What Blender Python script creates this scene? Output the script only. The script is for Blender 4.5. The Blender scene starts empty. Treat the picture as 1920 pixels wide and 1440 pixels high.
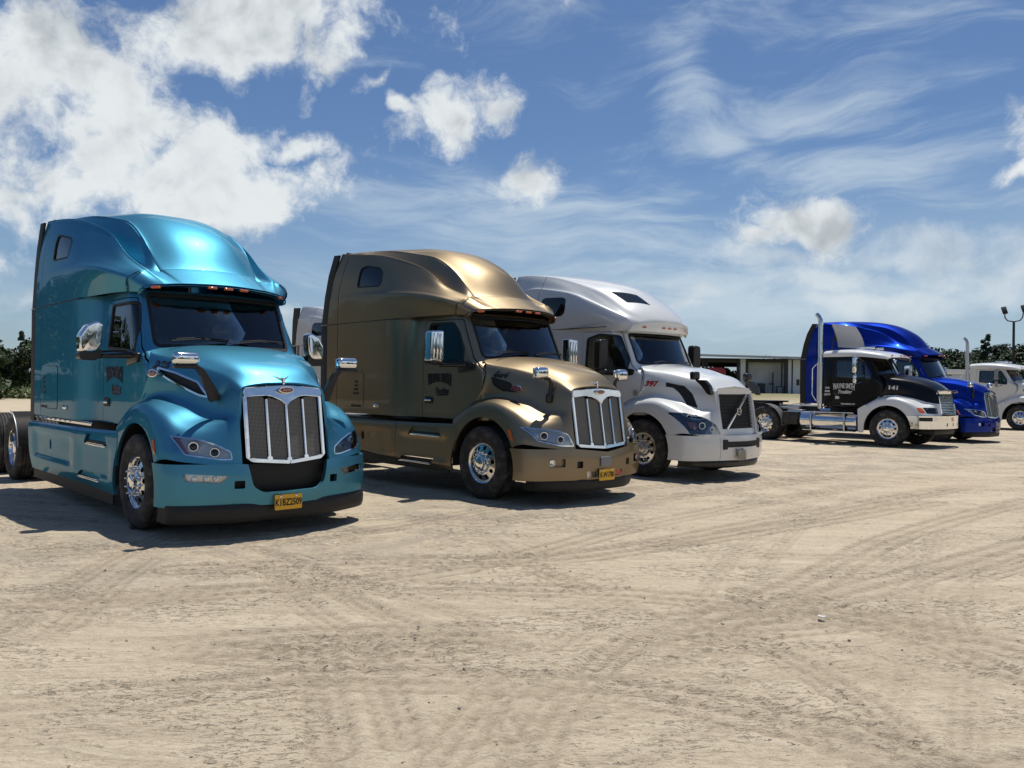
import bpy, bmesh, math, random
import numpy as np
import mathutils.geometry
from mathutils import Vector, Matrix, Euler
random.seed(7); np.random.seed(7)
SC = bpy.context.scene
COL = SC.collection
R = math.radians

# ------------------------------------------------------------------ camera
CAM_H = 1.577
cam_data = bpy.data.cameras.new('camera'); cam = bpy.data.objects.new('camera', cam_data); COL.objects.link(cam)
cam_data.sensor_width = 36.0; cam_data.lens = 1521.84 / 1920 * 36
cam_data.clip_start = 0.1; cam_data.clip_end = 6000
cam.matrix_world = Matrix.Translation((0, 0, CAM_H)) @ Matrix.Rotation(R(90) + 0.00107, 4, 'X') @ Matrix.Rotation(0.012155, 4, 'Z')
SC.camera = cam

# ------------------------------------------------------------------ sun
SUN_DIR = Vector((0.13, 0.275, 1.0)).normalized()
sun_el = math.asin(SUN_DIR.z); sun_az = math.atan2(SUN_DIR.x, SUN_DIR.y)
sd = bpy.data.lights.new('sun', 'SUN'); sd.energy = 5.0; sd.angle = R(0.53); sd.color = (1.0, 0.955, 0.88)
sun = bpy.data.objects.new('sun', sd); COL.objects.link(sun)
sun.rotation_euler = SUN_DIR.to_track_quat('Z', 'Y').to_euler()
sun.location = (10, 20, 60)
SC.view_settings.view_transform = 'Standard'; SC.view_settings.look = 'None'
SC.view_settings.exposure = -0.25; SC.view_settings.gamma = 1.0; SC.view_settings.use_curve_mapping = False
SC.cycles.max_bounces = 6; SC.cycles.diffuse_bounces = 3; SC.cycles.glossy_bounces = 4
SC.cycles.transparent_max_bounces = 10; SC.cycles.caustics_reflective = False; SC.cycles.caustics_refractive = False
SC.cycles.sample_clamp_indirect = 6.0

# ------------------------------------------------------------------ node helper
class NT:
    def __init__(s, nt): s.nt = nt; s.n = nt.nodes; s.l = nt.links
    def new(s, t, **k):
        o = s.n.new(t)
        for a, b in k.items(): setattr(o, a, b)
        return o
    def put(s, sock, v):
        if isinstance(v, bpy.types.NodeSocket): s.l.new(v, sock)
        elif isinstance(v, (tuple, list)) and len(v) == 3 and sock.type == 'RGBA': sock.default_value = (*v, 1)
        else: sock.default_value = v
    def m(s, op, a, b=0.0, c=None, clamp=False):
        o = s.new('ShaderNodeMath', operation=op); o.use_clamp = clamp
        s.put(o.inputs[0], a); s.put(o.inputs[1], b)
        if c is not None: s.put(o.inputs[2], c)
        return o.outputs[0]
    def v(s, op, a, b=(0, 0, 0), scale=None):
        o = s.new('ShaderNodeVectorMath', operation=op)
        s.put(o.inputs[0], a); s.put(o.inputs[1], b)
        if scale is not None: s.put(o.inputs[3], scale)
        return o.outputs['Value'] if op in ('LENGTH', 'DOT_PRODUCT', 'DISTANCE') else o.outputs[0]
    def noise(s, vec, scale, detail=4, rough=.55, dist=0.0, lac=2.0, out='Fac'):
        o = s.new('ShaderNodeTexNoise'); s.put(o.inputs['Vector'], vec)
        o.inputs['Scale'].default_value = scale; o.inputs['Detail'].default_value = detail
        o.inputs['Roughness'].default_value = rough; o.inputs['Distortion'].default_value = dist; o.inputs['Lacunarity'].default_value = lac
        return o.outputs[out]
    def mr(s, v, a, b, c=0.0, d=1.0, smooth=True):
        o = s.new('ShaderNodeMapRange'); o.interpolation_type = 'SMOOTHSTEP' if smooth else 'LINEAR'
        s.put(o.inputs[0], v); s.put(o.inputs[1], a); s.put(o.inputs[2], b); s.put(o.inputs[3], c); s.put(o.inputs[4], d)
        return o.outputs[0]
    def mix(s, f, a, b, mode='MIX'):
        o = s.new('ShaderNodeMix', data_type='RGBA', blend_type=mode)
        s.put(o.inputs[0], f); s.put(o.inputs[6], a); s.put(o.inputs[7], b)
        return o.outputs[2]
    def map(s, vec, loc=(0, 0, 0), rot=(0, 0, 0), sc=(1, 1, 1), typ='POINT'):
        o = s.new('ShaderNodeMapping', vector_type=typ); s.put(o.inputs[0], vec)
        o.inputs[1].default_value = loc; o.inputs[2].default_value = rot; o.inputs[3].default_value = sc
        return o.outputs[0]

# ------------------------------------------------------------------ world: sky with clouds placed by direction
def direction(u, v):
    """direction of a point of the sky, from the picture it was measured in"""
    a, b = u - 960, v - 720; c, s_ = math.cos(.012155), math.sin(.012155)
    x, y = a * c + b * s_, -a * s_ + b * c
    return Vector((x / 1521.84, 1, -y / 1521.84 + .00107)).normalized()
world = bpy.data.worlds.new('World'); SC.world = world; world.use_nodes = True
W = NT(world.node_tree); W.n.clear()
sky = W.new('ShaderNodeTexSky', sky_type='NISHITA'); sky.sun_disc = False
sky.sun_elevation = sun_el; sky.sun_rotation = sun_az; sky.altitude = 50; sky.air_density = 1.0; sky.dust_density = 0.6; sky.ozone_density = 2.5
tc = W.new('ShaderNodeTexCoord'); D = tc.outputs['Generated']
warp = W.v('SUBTRACT', W.noise(D, 3.2, 3, .5, out='Color'), (.5, .5, .5))
warp2 = W.v('SUBTRACT', W.noise(D, 11.0, 3, .55, out='Color'), (.5, .5, .5))
Dw = W.v('ADD', W.v('ADD', D, W.v('SCALE', warp, scale=.13)), W.v('SCALE', warp2, scale=.05))
def blob(u, v, ra, rb, ang=0.0, vec=None):
    C = direction(u, v); up = Vector((0, 0, 1)); t1 = Vector((1, 0, 0)); t1 = (t1 - C * t1.dot(C)).normalized(); t2 = C.cross(t1) * -1
    t1r = t1 * math.cos(ang) + t2 * math.sin(ang); t2r = -t1 * math.sin(ang) + t2 * math.cos(ang)
    M = Matrix((t1r, C, t2r)).transposed()
    if M.determinant() < 0: M = Matrix((t1r, C, -t2r)).transposed()
    p = W.map(vec or Dw, loc=C, rot=M.to_euler(), sc=(ra / 1521.84, .35, rb / 1521.84), typ='TEXTURE')
    k = 1.0 if vec is not None else min(1.0, max(.60, ra / 190))
    return W.m('MULTIPLY', W.m('SUBTRACT', 1.0, W.v('LENGTH', p)), k)
def maxall(L):
    o = L[0]
    for x in L[1:]: o = W.m('MAXIMUM', o, x)
    return o
sepD = W.new('ShaderNodeSeparateXYZ'); W.put(sepD.inputs[0], D); dx, dy, dz = sepD.outputs
# puffy clouds ---- (u, v, half width, half height, tilt)
puffs = [(110, 150, 270, 175, -.3), (190, 290, 235, 125, .6), (350, 330, 170, 80, .5), (430, 385, 210, 80, .3), (470, 60, 350, 100, .1), (640, 90, 140, 75, .5), (40, 30, 190, 90, 0),
         (845, 228, 125, 54, .1), (925, 205, 70, 58, 0), (985, 325, 90, 42, .15), (560, 262, 50, 28, 0), (735, 212, 46, 26, -.7), (90, 345, 140, 28, .25),
         (1500, 428, 140, 66, 0), (1580, 425, 80, 52, .3), (1430, 455, 90, 36, -.1), (700, 160, 60, 22, .6), (1915, 352, 50, 25, 0),
         (-300, 500, 200, 90, 0), (-250, 120, 250, 120, .2), (2300, 300, 300, 110, 0), (1200, -300, 420, 120, .3), (480, -380, 300, 140, 0)]
softs = [(1330, 575, 120, 36, 0), (1560, 545, 170, 42, 0), (1810, 500, 190, 55, 0), (1900, 550, 160, 60, 0), (560, 580, 90, 40, 0), (40, 590, 110, 34, 0), (1230, 600, 150, 28, 0), (1650, 595, 190, 34, 0), (1450, 500, 160, 34, 0)]
Mp = maxall([blob(*p) for p in puffs])
# scattered clouds of the same kind over the rest of the sky
gen = W.mr(W.noise(D, 1.7, 2, .5), .50, .74, -.9, .7, smooth=False)
ahead = W.mr(dy, .35, .62, 0, 1)
zen = W.mr(dz, .55, .8, 1, 0)
inview = W.m('MULTIPLY', ahead, zen)
gen = W.m('SUBTRACT', gen, W.m('MULTIPLY', inview, 2.0))
Mp = W.m('MAXIMUM', W.m('MAXIMUM', Mp, gen), -1.0)
Mp = W.m('MINIMUM', W.m('MULTIPLY', Mp, 1.45), 1.0)
Df = W.v('ADD', D, W.v('SCALE', warp2, scale=.05))
f_a = W.m('ADD', W.m('MULTIPLY', W.noise(Df, 5.0, 4, .55), .45), W.m('MULTIPLY', W.noise(Df, 15.0, 12, .66), .55))
f_lo = W.noise(Df, 6.0, 6, .52); f_up = W.noise(W.v('ADD', Df, (0.004, 0.012, 0.030)), 6.0, 6, .52)
val = W.m('ADD', Mp, W.m('MULTIPLY', W.m('SUBTRACT', f_a, .5), 4.6))
dens = W.mr(val, -.02, .70)
thick = W.mr(val, .45, 2.0)
edge = W.m('MULTIPLY', W.m('SUBTRACT', f_lo, f_up), 2.2)
lum = W.m('ADD', W.m('SUBTRACT', .95, W.m('MULTIPLY', thick, .30)), edge)
lum = W.m('MINIMUM', W.m('MAXIMUM', lum, .42), 1.1)
ccol = W.mix(W.mr(lum, .42, 1.05), (4.6, 5.1, 5.6), (9.3, 9.8, 10.0))
# thin high streaks
Dh = W.v('ADD', D, W.v('SCALE', W.v('SUBTRACT', W.noise(D, 2.4, 3, .5, out='Color'), (.5, .5, .5)), scale=.22))
st_ = W.noise(W.map(Dh, rot=(0, R(-24), 0), sc=(1.5, 1.5, 7.5)), 3.0, 10, .64, .4)
wis = [blob(1290, 150, 90, 150, .15, Dh), blob(1360, 235, 130, 50, .1, Dh), blob(1560, 205, 240, 44, -.1, Dh), blob(940, 12, 110, 26, -.2, Dh), blob(1000, 430, 520, 150, -.1, Dh),
       blob(1650, 330, 380, 70, -.15, Dh), blob(1250, 560, 900, 120, 0, Dh)]
wm = W.m('MAXIMUM', maxall(wis), W.m('SUBTRACT', W.mr(W.noise(D, 1.3, 2, .5), .4, .75, -.3, .45), W.m('MULTIPLY', inview, .25)))
wis_d = W.mr(W.m('ADD', W.m('MULTIPLY', wm, .75), W.m('MULTIPLY', W.m('SUBTRACT', st_, .5), 2.6)), 0, 1.05, 0, .62)
# milky band low over the horizon
hazeb = W.m('MULTIPLY', W.mr(dz, .02, .30, 1, 0), W.mr(W.m('ADD', W.noise(W.map(D, sc=(1, 1, 4)), 3.0, 5, .6), W.m('MULTIPLY', dx, .18)), .30, .70, .25, .85))
skyc = W.mix(1.0, sky.outputs[0], (.70, .845, 1.01), 'MULTIPLY')
c1 = W.mix(hazeb, skyc, (5.0, 6.4, 7.7))
c2 = W.mix(wis_d, c1, (7.4, 8.6, 9.4))
sval = W.m('ADD', W.m('MINIMUM', W.m('MAXIMUM', maxall([blob(*p) for p in softs]), -1.0), .7), W.m('MULTIPLY', W.m('SUBTRACT', f_a, .5), 3.6))
c2b = W.mix(W.m('MULTIPLY', W.mr(sval, .0, .9), .62), c2, W.mix(W.mr(lum, .5, 1.0), (5.6, 6.3, 6.9), (9.0, 9.6, 9.9)))
c3 = W.mix(dens, c2b, ccol)
bg = W.new('ShaderNodeBackground'); W.put(bg.inputs[0], c3); bg.inputs[1].default_value = 0.10
wo = W.new('ShaderNodeOutputWorld'); W.l.new(bg.outputs[0], wo.inputs[0])
world.cycles.sampling_method = 'MANUAL'; world.cycles.sample_map_resolution = 512

# ------------------------------------------------------------------ materials
def mat(name, col=(.5, .5, .5), rough=.5, metal=0.0, spec=.5, coat=0.0, fn=None, emit=None, es=0):
    m = bpy.data.materials.new(name); m.use_nodes = True; t = NT(m.node_tree)
    b = t.n['Principled BSDF']; b.inputs['Base Color'].default_value = (*col, 1); b.inputs['Roughness'].default_value = rough
    b.inputs['Metallic'].default_value = metal; b.inputs['Specular IOR Level'].default_value = spec
    b.inputs['Coat Weight'].default_value = coat; b.inputs['Coat Roughness'].default_value = .03
    if fn: fn(t, b)
    return m
def dusty(col, amount=.25, scale=3.0, dust=(.42, .37, .29), rough=.4, low=True):
    """base colour with dust laid on it; more of it low down where the wheels throw it"""
    def f(t, b):
        g = t.new('ShaderNodeTexCoord').outputs['Object']
        n = t.mr(t.noise(g, scale, 6, .65), .42, .75)
        if low:
            s = t.new('ShaderNodeSeparateXYZ'); t.put(s.inputs[0], g)
            n = t.m('MULTIPLY', n, t.mr(s.outputs[2], .2, 1.3, 1.0, .25))
        n = t.m('MULTIPLY', n, amount)
        t.put(b.inputs['Base Color'], t.mix(n, col, dust))
        t.put(b.inputs['Roughness'], t.m('ADD', rough, t.m('MULTIPLY', n, .5)))
    return f
def paint(name, col, metal=.6, rough=.34, dust=.07, f82=None):
    def f(t, b):
        b.inputs['Coat IOR'].default_value = 1.30 if metal > .2 else 1.38
        if metal > .2: b.inputs['Coat Weight'].default_value = .55
        if f82: b.inputs['Specular Tint'].default_value = (*f82, 1)
        g = t.new('ShaderNodeTexCoord').outputs['Object']
        fl = t.noise(g, 420.0, 1, .5)
        c = t.mix(t.mr(fl, .35, .65), tuple(x * .86 for x in col), tuple(min(1, x * 1.14) for x in col)) if metal > .2 else t.mix(0.0, col, col)
        n = t.mr(t.noise(g, 2.6, 7, .68), .45, .8)
        s = t.new('ShaderNodeSeparateXYZ'); t.put(s.inputs[0], g)
        n = t.m('MULTIPLY', t.m('MULTIPLY', n, t.mr(s.outputs[2], .2, 1.5, 1.0, .18)), dust)
        t.put(b.inputs['Base Color'], t.mix(n, c, (.40, .35, .27)))
        t.put(b.inputs['Coat Roughness'], t.m('ADD', .02, t.m('MULTIPLY', n, .5)))
        bp = t.new('ShaderNodeBump'); bp.inputs['Strength'].default_value = .05; bp.inputs['Distance'].default_value = .02
        t.put(bp.inputs['Height'], t.noise(g, 1.6, 2, .5)); t.l.new(bp.outputs[0], b.inputs['Coat Normal'])
    return mat(name, col, rough, metal, .5, 1.0, f)
M = {}
M['teal'] = paint('metallic teal paint', (.080, .28, .41), .95, .47, f82=(.10, .34, .45))
M['gold'] = paint('metallic gold paint', (.275, .22, .148), .95, .46, f82=(.30, .25, .17))
M['white'] = paint('white paint', (.70, .71, .70), 0, .35, .15)
M['grey'] = paint('greyed white paint', (.50, .52, .54), 0, .35, .2)  # white darkened to carry the hidden sleeper's shade; also on the trailer boards
M['blue'] = paint('metallic blue paint', (.006, .028, .26), .85, .38, f82=(.1, .2, .6))
M['black'] = paint('black paint', (.004, .004, .005), 0, .3, .04); M['black'].node_tree.nodes['Principled BSDF'].inputs['Coat Weight'].default_value = .35; M['black'].node_tree.nodes['Principled BSDF'].inputs['Specular IOR Level'].default_value = .2
M['offwhite'] = paint('cream white paint', (.70, .70, .66), 0, .4, .35)
def chr_(t, b):
    g = t.new('ShaderNodeTexCoord').outputs['Object']; n = t.mr(t.noise(g, 9, 5, .6), .4, .8)
    t.put(b.inputs['Roughness'], t.m('ADD', .045, t.m('MULTIPLY', n, .16)))
M['chrome'] = mat('chrome', (.80, .81, .83), .05, 1.0, fn=chr_)
M['alloy'] = mat('polished aluminium', (.74, .74, .75), .14, 1.0, fn=dusty((.74, .74, .75), .30, 6, rough=.10, low=False))
M['alloy_dull'] = mat('dull aluminium', (.55, .55, .55), .35, 1.0, fn=dusty((.58, .58, .58), .3, 5, rough=.3))
M['plastic'] = mat('black plastic', (.008, .008, .009), .38, fn=dusty((.008, .008, .009), .06, 5, rough=.34))
M['trim'] = mat('matt black trim', (.010, .010, .010), .6)
M['rubber'] = mat('tyre rubber', (.018, .018, .018), .8, fn=dusty((.017, .017, .018), .24, 8, rough=.78, low=False))
M['chassis'] = mat('chassis black', (.014, .013, .012), .6, fn=dusty((.012, .012, .012), .25, 5, rough=.55))
M['grease'] = mat('greasy steel', (.03, .027, .024), .45, .6)
M['interior'] = mat('cab interior', (.028, .028, .032), .8)
M['curtain'] = mat('sleeper curtain', (.018, .018, .022), .9)
M['mesh'] = None
def mesh_fn(t, b):
    g = t.new('ShaderNodeTexCoord').outputs['Object']
    s = t.new('ShaderNodeSeparateXYZ'); t.put(s.inputs[0], g)
    y = t.m('MULTIPLY', s.outputs[1], 230.0); z = t.m('MULTIPLY', s.outputs[2], 230.0)
    w = t.m('MULTIPLY', t.m('SINE', t.m('ADD', y, z)), t.m('SINE', t.m('SUBTRACT', y, z)))
    k = t.mr(w, -.05, .35)
    t.put(b.inputs['Base Color'], t.mix(k, (.24, .225, .20), (.02, .02, .018)))
    bp = t.new('ShaderNodeBump'); bp.inputs['Strength'].default_value = .6; bp.inputs['Distance'].default_value = .004; bp.invert = True
    t.put(bp.inputs['Height'], k); t.l.new(bp.outputs[0], b.inputs['Normal'])
M['mesh'] = mat('grille mesh', (.07, .07, .065), .42, .35, fn=mesh_fn)
def glass(name, tint, mixv=.0):
    m = bpy.data.materials.new(name); m.use_nodes = True; t = NT(m.node_tree); t.n.clear()
    tr = t.new('ShaderNodeBsdfTransparent'); tr.inputs[0].default_value = (*tint, 1)
    gl = t.new('ShaderNodeBsdfGlossy'); gl.inputs['Roughness'].default_value = .01; gl.inputs[0].default_value = (.95, .97, 1, 1)
    fr = t.new('ShaderNodeFresnel'); fr.inputs[0].default_value = 1.5
    ms = t.new('ShaderNodeMixShader'); t.put(ms.inputs[0], t.m('MINIMUM', t.m('ADD', t.m('MULTIPLY', fr.outputs[0], 1.25), mixv), 1.0))
    t.l.new(tr.outputs[0], ms.inputs[1]); t.l.new(gl.outputs[0], ms.inputs[2])
    o = t.new('ShaderNodeOutputMaterial'); t.l.new(ms.outputs[0], o.inputs[0]); return m
M['glass'] = glass('tinted cab glass', (.90, .97, .94))
M['darkglass'] = glass('dark sleeper glass', (.16, .17, .18))
M['lens'] = glass('clear lamp lens', (.93, .95, .96), .02)
M['amber'] = mat('amber lens', (.62, .12, .012), .15, coat=1.0)
M['red'] = mat('red lens', (.45, .015, .012), .2, coat=1.0)
M['badge'] = mat('red badge enamel', (.22, .008, .012), .2, coat=1.0)
M['ink'] = mat('black lettering', (.006, .006, .007), .4)
M['ink_blue'] = mat('dark blue lettering', (.006, .012, .05), .35)
M['ink_white'] = mat('white lettering', (.62, .62, .60), .5)
M['ink_red'] = mat('red lettering', (.42, .012, .012), .35)
M['ink_royal'] = mat('royal blue lettering', (.012, .03, .25), .35)
M['plate'] = mat('yellow licence plate', (.75, .40, .015), .45, fn=dusty((.78, .42, .015), .12, 20, rough=.4, low=False))
M['plate_grey'] = mat('dusty pale plate', (.30, .28, .22), .6)
M['reflector'] = mat('lamp reflector', (.80, .81, .84), .3, .12)
M['fairing_grey'] = mat('weathered grey fibreglass', (.23, .23, .235), .65, fn=dusty((.23, .23, .235), .35, 3, (.34, .33, .31), .6, False))
M['steel'] = mat('galvanised steel', (.33, .34, .35), .5, .6)

# ------------------------------------------------------------------ object helpers
def mesh_from(name, verts, faces):
    me = bpy.data.meshes.new(name); me.from_pydata([tuple(v) for v in verts], [], [tuple(f) for f in faces]); me.update(); return me
def finish(me, smooth=True, angle=32):
    if me.get('skin'): return me
    if smooth:
        me.polygons.foreach_set('use_smooth', [True] * len(me.polygons)); me.set_sharp_from_angle(angle=R(angle))
    me.update(); return me
def obj(name, me, m=None, parent=None, loc=None, rot=None, smooth=True, angle=32, kind=None, label=None):
    if isinstance(me, Sheet): me = me.mesh()
    if not isinstance(me, bpy.types.Mesh):
        if isinstance(me, bmesh.types.BMesh):
            bm = me; me = bpy.data.meshes.new(name); bm.to_mesh(me); bm.free()
        else: me = mesh_from(name, *me)
    me.name = name
    finish(me, smooth, angle)
    if m is not None:
        me.materials.clear(); me.materials.append(M[m] if isinstance(m, str) else m)
    o = bpy.data.objects.new(name, me); COL.objects.link(o)
    if parent is not None: o.parent = parent
    if loc is not None: o.location = loc
    if rot is not None: o.rotation_euler = rot
    if kind: o['kind'] = kind
    if label: o['label'] = label
    return o
def thing(name, label, cat, loc=(0, 0, 0), rz=0.0, group=None):
    o = bpy.data.objects.new(name, None); COL.objects.link(o); o.location = loc; o.rotation_euler = (0, 0, rz); o.empty_display_size = .2
    o['label'] = label; o['category'] = cat
    if group: o['group'] = group
    return o
def tag(o, label, cat=None, group=None, kind=None):
    o['label'] = label
    if cat: o['category'] = cat
    if group: o['group'] = group
    if kind: o['kind'] = kind
    return o
def catmull(P, k):
    """P (n, ...) -> points through P with k steps a segment"""
    P = np.asarray(P, float); n = len(P)
    Q = np.concatenate([(2 * P[0] - P[1])[None], P, (2 * P[-1] - P[-2])[None]])
    out = []
    for i in range(n - 1):
        p0, p1, p2, p3 = Q[i], Q[i + 1], Q[i + 2], Q[i + 3]
        for j in range(k):
            t = j / k
            m1 = (p2 - p0) * .5; m2 = (p3 - p1) * .5
            out.append((2 * t**3 - 3 * t**2 + 1) * p1 + (t**3 - 2 * t**2 + t) * m1 + (-2 * t**3 + 3 * t**2) * p2 + (t**3 - t**2) * m2)
    out.append(P[-1]); return np.array(out)
def mirror_rails(half):
    """half: list of rails from the +y side to the centre (last rail y=0) -> rails from -y to +y"""
    half = np.array(half, float); neg = half.copy(); neg[..., 1] *= -1
    return np.concatenate([neg, half[:-1][::-1]], 0)
def interp_grid(G, ku, kv):
    G = catmull(G, ku); G = np.swapaxes(G, 0, 1); G = catmull(G, kv); return np.swapaxes(G, 0, 1)
def grid_normals(P):
    du = np.gradient(P, axis=0); dv = np.gradient(P, axis=1); N = np.cross(du, dv)
    N /= np.maximum(np.linalg.norm(N, axis=2, keepdims=True), 1e-9); return N
def pip(px, py, poly):
    """points inside polygon (vectorised)"""
    n = len(poly); c = np.zeros(len(px), bool)
    for i in range(n):
        x1, y1 = poly[i - 1]; x2, y2 = poly[i]
        if y1 == y2: continue
        k = (y1 > py) != (y2 > py); xi = x1 + (py - y1) * (x2 - x1) / (y2 - y1); c ^= k & (px < xi)
    return c
class Sheet:
    """a thin skin: smooth surface with its own normals that can be trimmed along outlines and then given thickness"""
    def __init__(s, V, N, F, t, off): s.V, s.N, s.F, s.t, s.off = V, N, F, t, off
    def copy(s): return Sheet(s.V, s.N, s.F, s.t, s.off)
    def trim(s, poly, ax, lo, hi, keep_in):
        if lo > hi: lo, hi = hi, lo
        ii = [a for a in (0, 1, 2) if a != ax]
        poly = [tuple(p) for p in poly]; PA = np.array(poly); b0 = PA.min(0); b1 = PA.max(0)
        V2 = s.V[:, ii]; F = s.F; fm = s.V[F].mean(1)
        rng_ok = (fm[:, ax] > lo) & (fm[:, ax] < hi)
        f2 = V2[F]; mn = f2.min(1); mx = f2.max(1)
        near = rng_ok & (mx[:, 0] > b0[0]) & (mn[:, 0] < b1[0]) & (mx[:, 1] > b0[1]) & (mn[:, 1] < b1[1])
        outF = [] if keep_in else [F[~near]]
        newV = [s.V]; newN = [s.N]; nv = len(s.V); newF = []
        idx = np.nonzero(near)[0]
        cen = f2[idx].mean(1); cin = pip(cen[:, 0], cen[:, 1], poly) if len(idx) else np.zeros(0, bool)
        E0 = PA; E1 = np.roll(PA, -1, 0); em = np.minimum(E0, E1); eM = np.maximum(E0, E1)
        keep = []
        for k, fi in enumerate(idx):
            a, b = mn[fi], mx[fi]
            hit = (em[:, 0] <= b[0]) & (eM[:, 0] >= a[0]) & (em[:, 1] <= b[1]) & (eM[:, 1] >= a[1])
            if not hit.any():
                if cin[k] == keep_in: keep.append(F[fi])
                continue
            tri = [int(q) for q in F[fi]]
            T = [Vector(V2[q]) for q in tri]
            ar = (T[1] - T[0]).cross(T[2] - T[0]) if True else 0
            if abs(ar) < 1e-9:
                if cin[k] == keep_in: keep.append(F[fi])
                continue
            co = list(T); ed = [(0, 1), (1, 2), (2, 0)]
            for h in np.nonzero(hit)[0]:
                n0 = len(co); co += [Vector(E0[h]), Vector(E1[h])]; ed.append((n0, n0 + 1))
            r = mathutils.geometry.delaunay_2d_cdt(co, ed, [], 0, 1e-7)
            vc, tf = r[0], r[2]
            sub = []
            for f in tf:
                c = (vc[f[0]] + vc[f[1]] + vc[f[2]]) / 3
                w0 = (T[1] - c).cross(T[2] - c) / ar; w1 = (T[2] - c).cross(T[0] - c) / ar; w2 = 1 - w0 - w1
                if min(w0, w1, w2) < -1e-6: continue
                if abs((vc[f[1]] - vc[f[0]]).cross(vc[f[2]] - vc[f[0]])) < 1e-10: continue
                if bool(pip(np.array([c.x]), np.array([c.y]), poly)[0]) == keep_in: sub.append(f)
            m = {}
            for f in sub:
                q = []
                for v in f:
                    if v not in m:
                        c = vc[v]; w0 = (T[1] - c).cross(T[2] - c) / ar; w1 = (T[2] - c).cross(T[0] - c) / ar; w = np.array([w0, w1, 1 - w0 - w1])
                        near_v = int(w.argmax())
                        if w[near_v] > 1 - 1e-5: m[v] = tri[near_v]
                        else:
                            newV.append((w[:, None] * s.V[tri]).sum(0)[None]); nn = (w[:, None] * s.N[tri]).sum(0); newN.append((nn / max(1e-9, np.linalg.norm(nn)))[None]); m[v] = nv; nv += 1
                    q.append(m[v])
                if (ar < 0) != ((vc[f[1]] - vc[f[0]]).cross(vc[f[2]] - vc[f[0]]) < 0): q = q[::-1]
                if len(set(q)) == 3: newF.append(q)
        parts = outF + ([np.array(keep)] if keep else []) + ([np.array(newF)] if newF else [])
        parts = [p for p in parts if len(p)]
        Fn = np.concatenate(parts) if parts else np.zeros((0, 3), int)
        return Sheet(np.concatenate(newV), np.concatenate(newN), Fn, s.t, s.off)
    def mesh(s):
        if len(s.F) == 0: print('EMPTY SHEET'); return mesh_from('empty', [(0, 0, 0), (0, .001, 0), (0, 0, .001)], [(0, 1, 2)])
        used, inv = np.unique(s.F.ravel(), return_inverse=True); V = s.V[used]; N = s.N[used]; F = inv.reshape(-1, 3)
        key = np.round(V / 5e-5).astype(np.int64); _, first, inv2 = np.unique(key, axis=0, return_index=True, return_inverse=True); inv2 = inv2.ravel()
        V = V[first]; N = N[first]; F = inv2[F]; F = F[(F[:, 0] != F[:, 1]) & (F[:, 1] != F[:, 2]) & (F[:, 0] != F[:, 2])]
        # outward winding
        fn = np.cross(V[F[:, 1]] - V[F[:, 0]], V[F[:, 2]] - V[F[:, 0]]); flip = (fn * N[F].mean(1)).sum(1) < 0; F[flip] = F[flip][:, ::-1]
        q = len(V); A = V + N * s.off; B = V + N * (s.off - s.t)
        e = np.concatenate([F[:, [0, 1]], F[:, [1, 2]], F[:, [2, 0]]]); k = np.sort(e, 1); _, ix, cnt = np.unique(k, axis=0, return_index=True, return_counts=True)
        be = e[ix[cnt == 1]]; nb = len(be)
        rv = np.concatenate([A[be[:, 0]], A[be[:, 1]], B[be[:, 1]], B[be[:, 0]]]); o = 2 * q; r = np.arange(nb)
        tri = np.concatenate([F, F[:, ::-1] + q]); rim = np.stack([o + r + nb, o + r, o + r + 3 * nb, o + r + 2 * nb], 1)
        me = bpy.data.meshes.new('skin'); VV = np.concatenate([A, B, rv]); me.vertices.add(len(VV)); me.vertices.foreach_set('co', VV.ravel())
        L = np.concatenate([tri.ravel(), rim.ravel()]); me.loops.add(len(L)); me.loops.foreach_set('vertex_index', L.astype(np.int32))
        st = np.concatenate([np.arange(0, tri.size, 3), tri.size + np.arange(0, rim.size, 4)]); me.polygons.add(len(st))
        me.polygons.foreach_set('loop_start', st.astype(np.int32)); me.polygons.foreach_set('loop_total', np.concatenate([np.full(len(tri), 3), np.full(nb, 4)]).astype(np.int32))
        me.update(calc_edges=True)
        me.polygons.foreach_set('use_smooth', [True] * len(me.polygons))
        a, b, c = rv[:nb], rv[nb:2 * nb], rv[3 * nb:]; rn = np.cross(c - a, b - a); rn /= np.maximum(1e-12, np.linalg.norm(rn, axis=1, keepdims=True))
        me.normals_split_custom_set_from_vertices(np.concatenate([N, -N, rn, rn, rn, rn]).tolist()); me['skin'] = 1
        return me
def shell(P, t, off=0.0, flip=False, ref=(-1.5, 0, 1.5)):
    """skin over the grid P; t thickness inwards, off outward offset of its outer face"""
    N = grid_normals(P)
    if (N * (P - np.array(ref))).sum() < 0: N = -N
    m, n = P.shape[:2]; idx = np.arange(m * n).reshape(m, n); a, b, c, d = idx[:-1, :-1].ravel(), idx[1:, :-1].ravel(), idx[1:, 1:].ravel(), idx[:-1, 1:].ravel()
    F = np.concatenate([np.stack([a, b, c], 1), np.stack([a, c, d], 1)])
    return Sheet(P.reshape(-1, 3).copy(), N.reshape(-1, 3), F, t, off)
def rpoly(pts, r, n=4):
    """round the corners of a closed 2D polygon"""
    out = []; N = len(pts)
    for i in range(N):
        p = Vector(pts[i]); a = Vector(pts[i - 1]) - p; b = Vector(pts[(i + 1) % N]) - p
        rr = min(r, a.length * .45, b.length * .45); A = p + a.normalized() * rr; B = p + b.normalized() * rr
        for k in range(n + 1):
            t = k / n; out.append(tuple((1 - t)**2 * A + 2 * t * (1 - t) * p + t * t * B))
    return out
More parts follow.
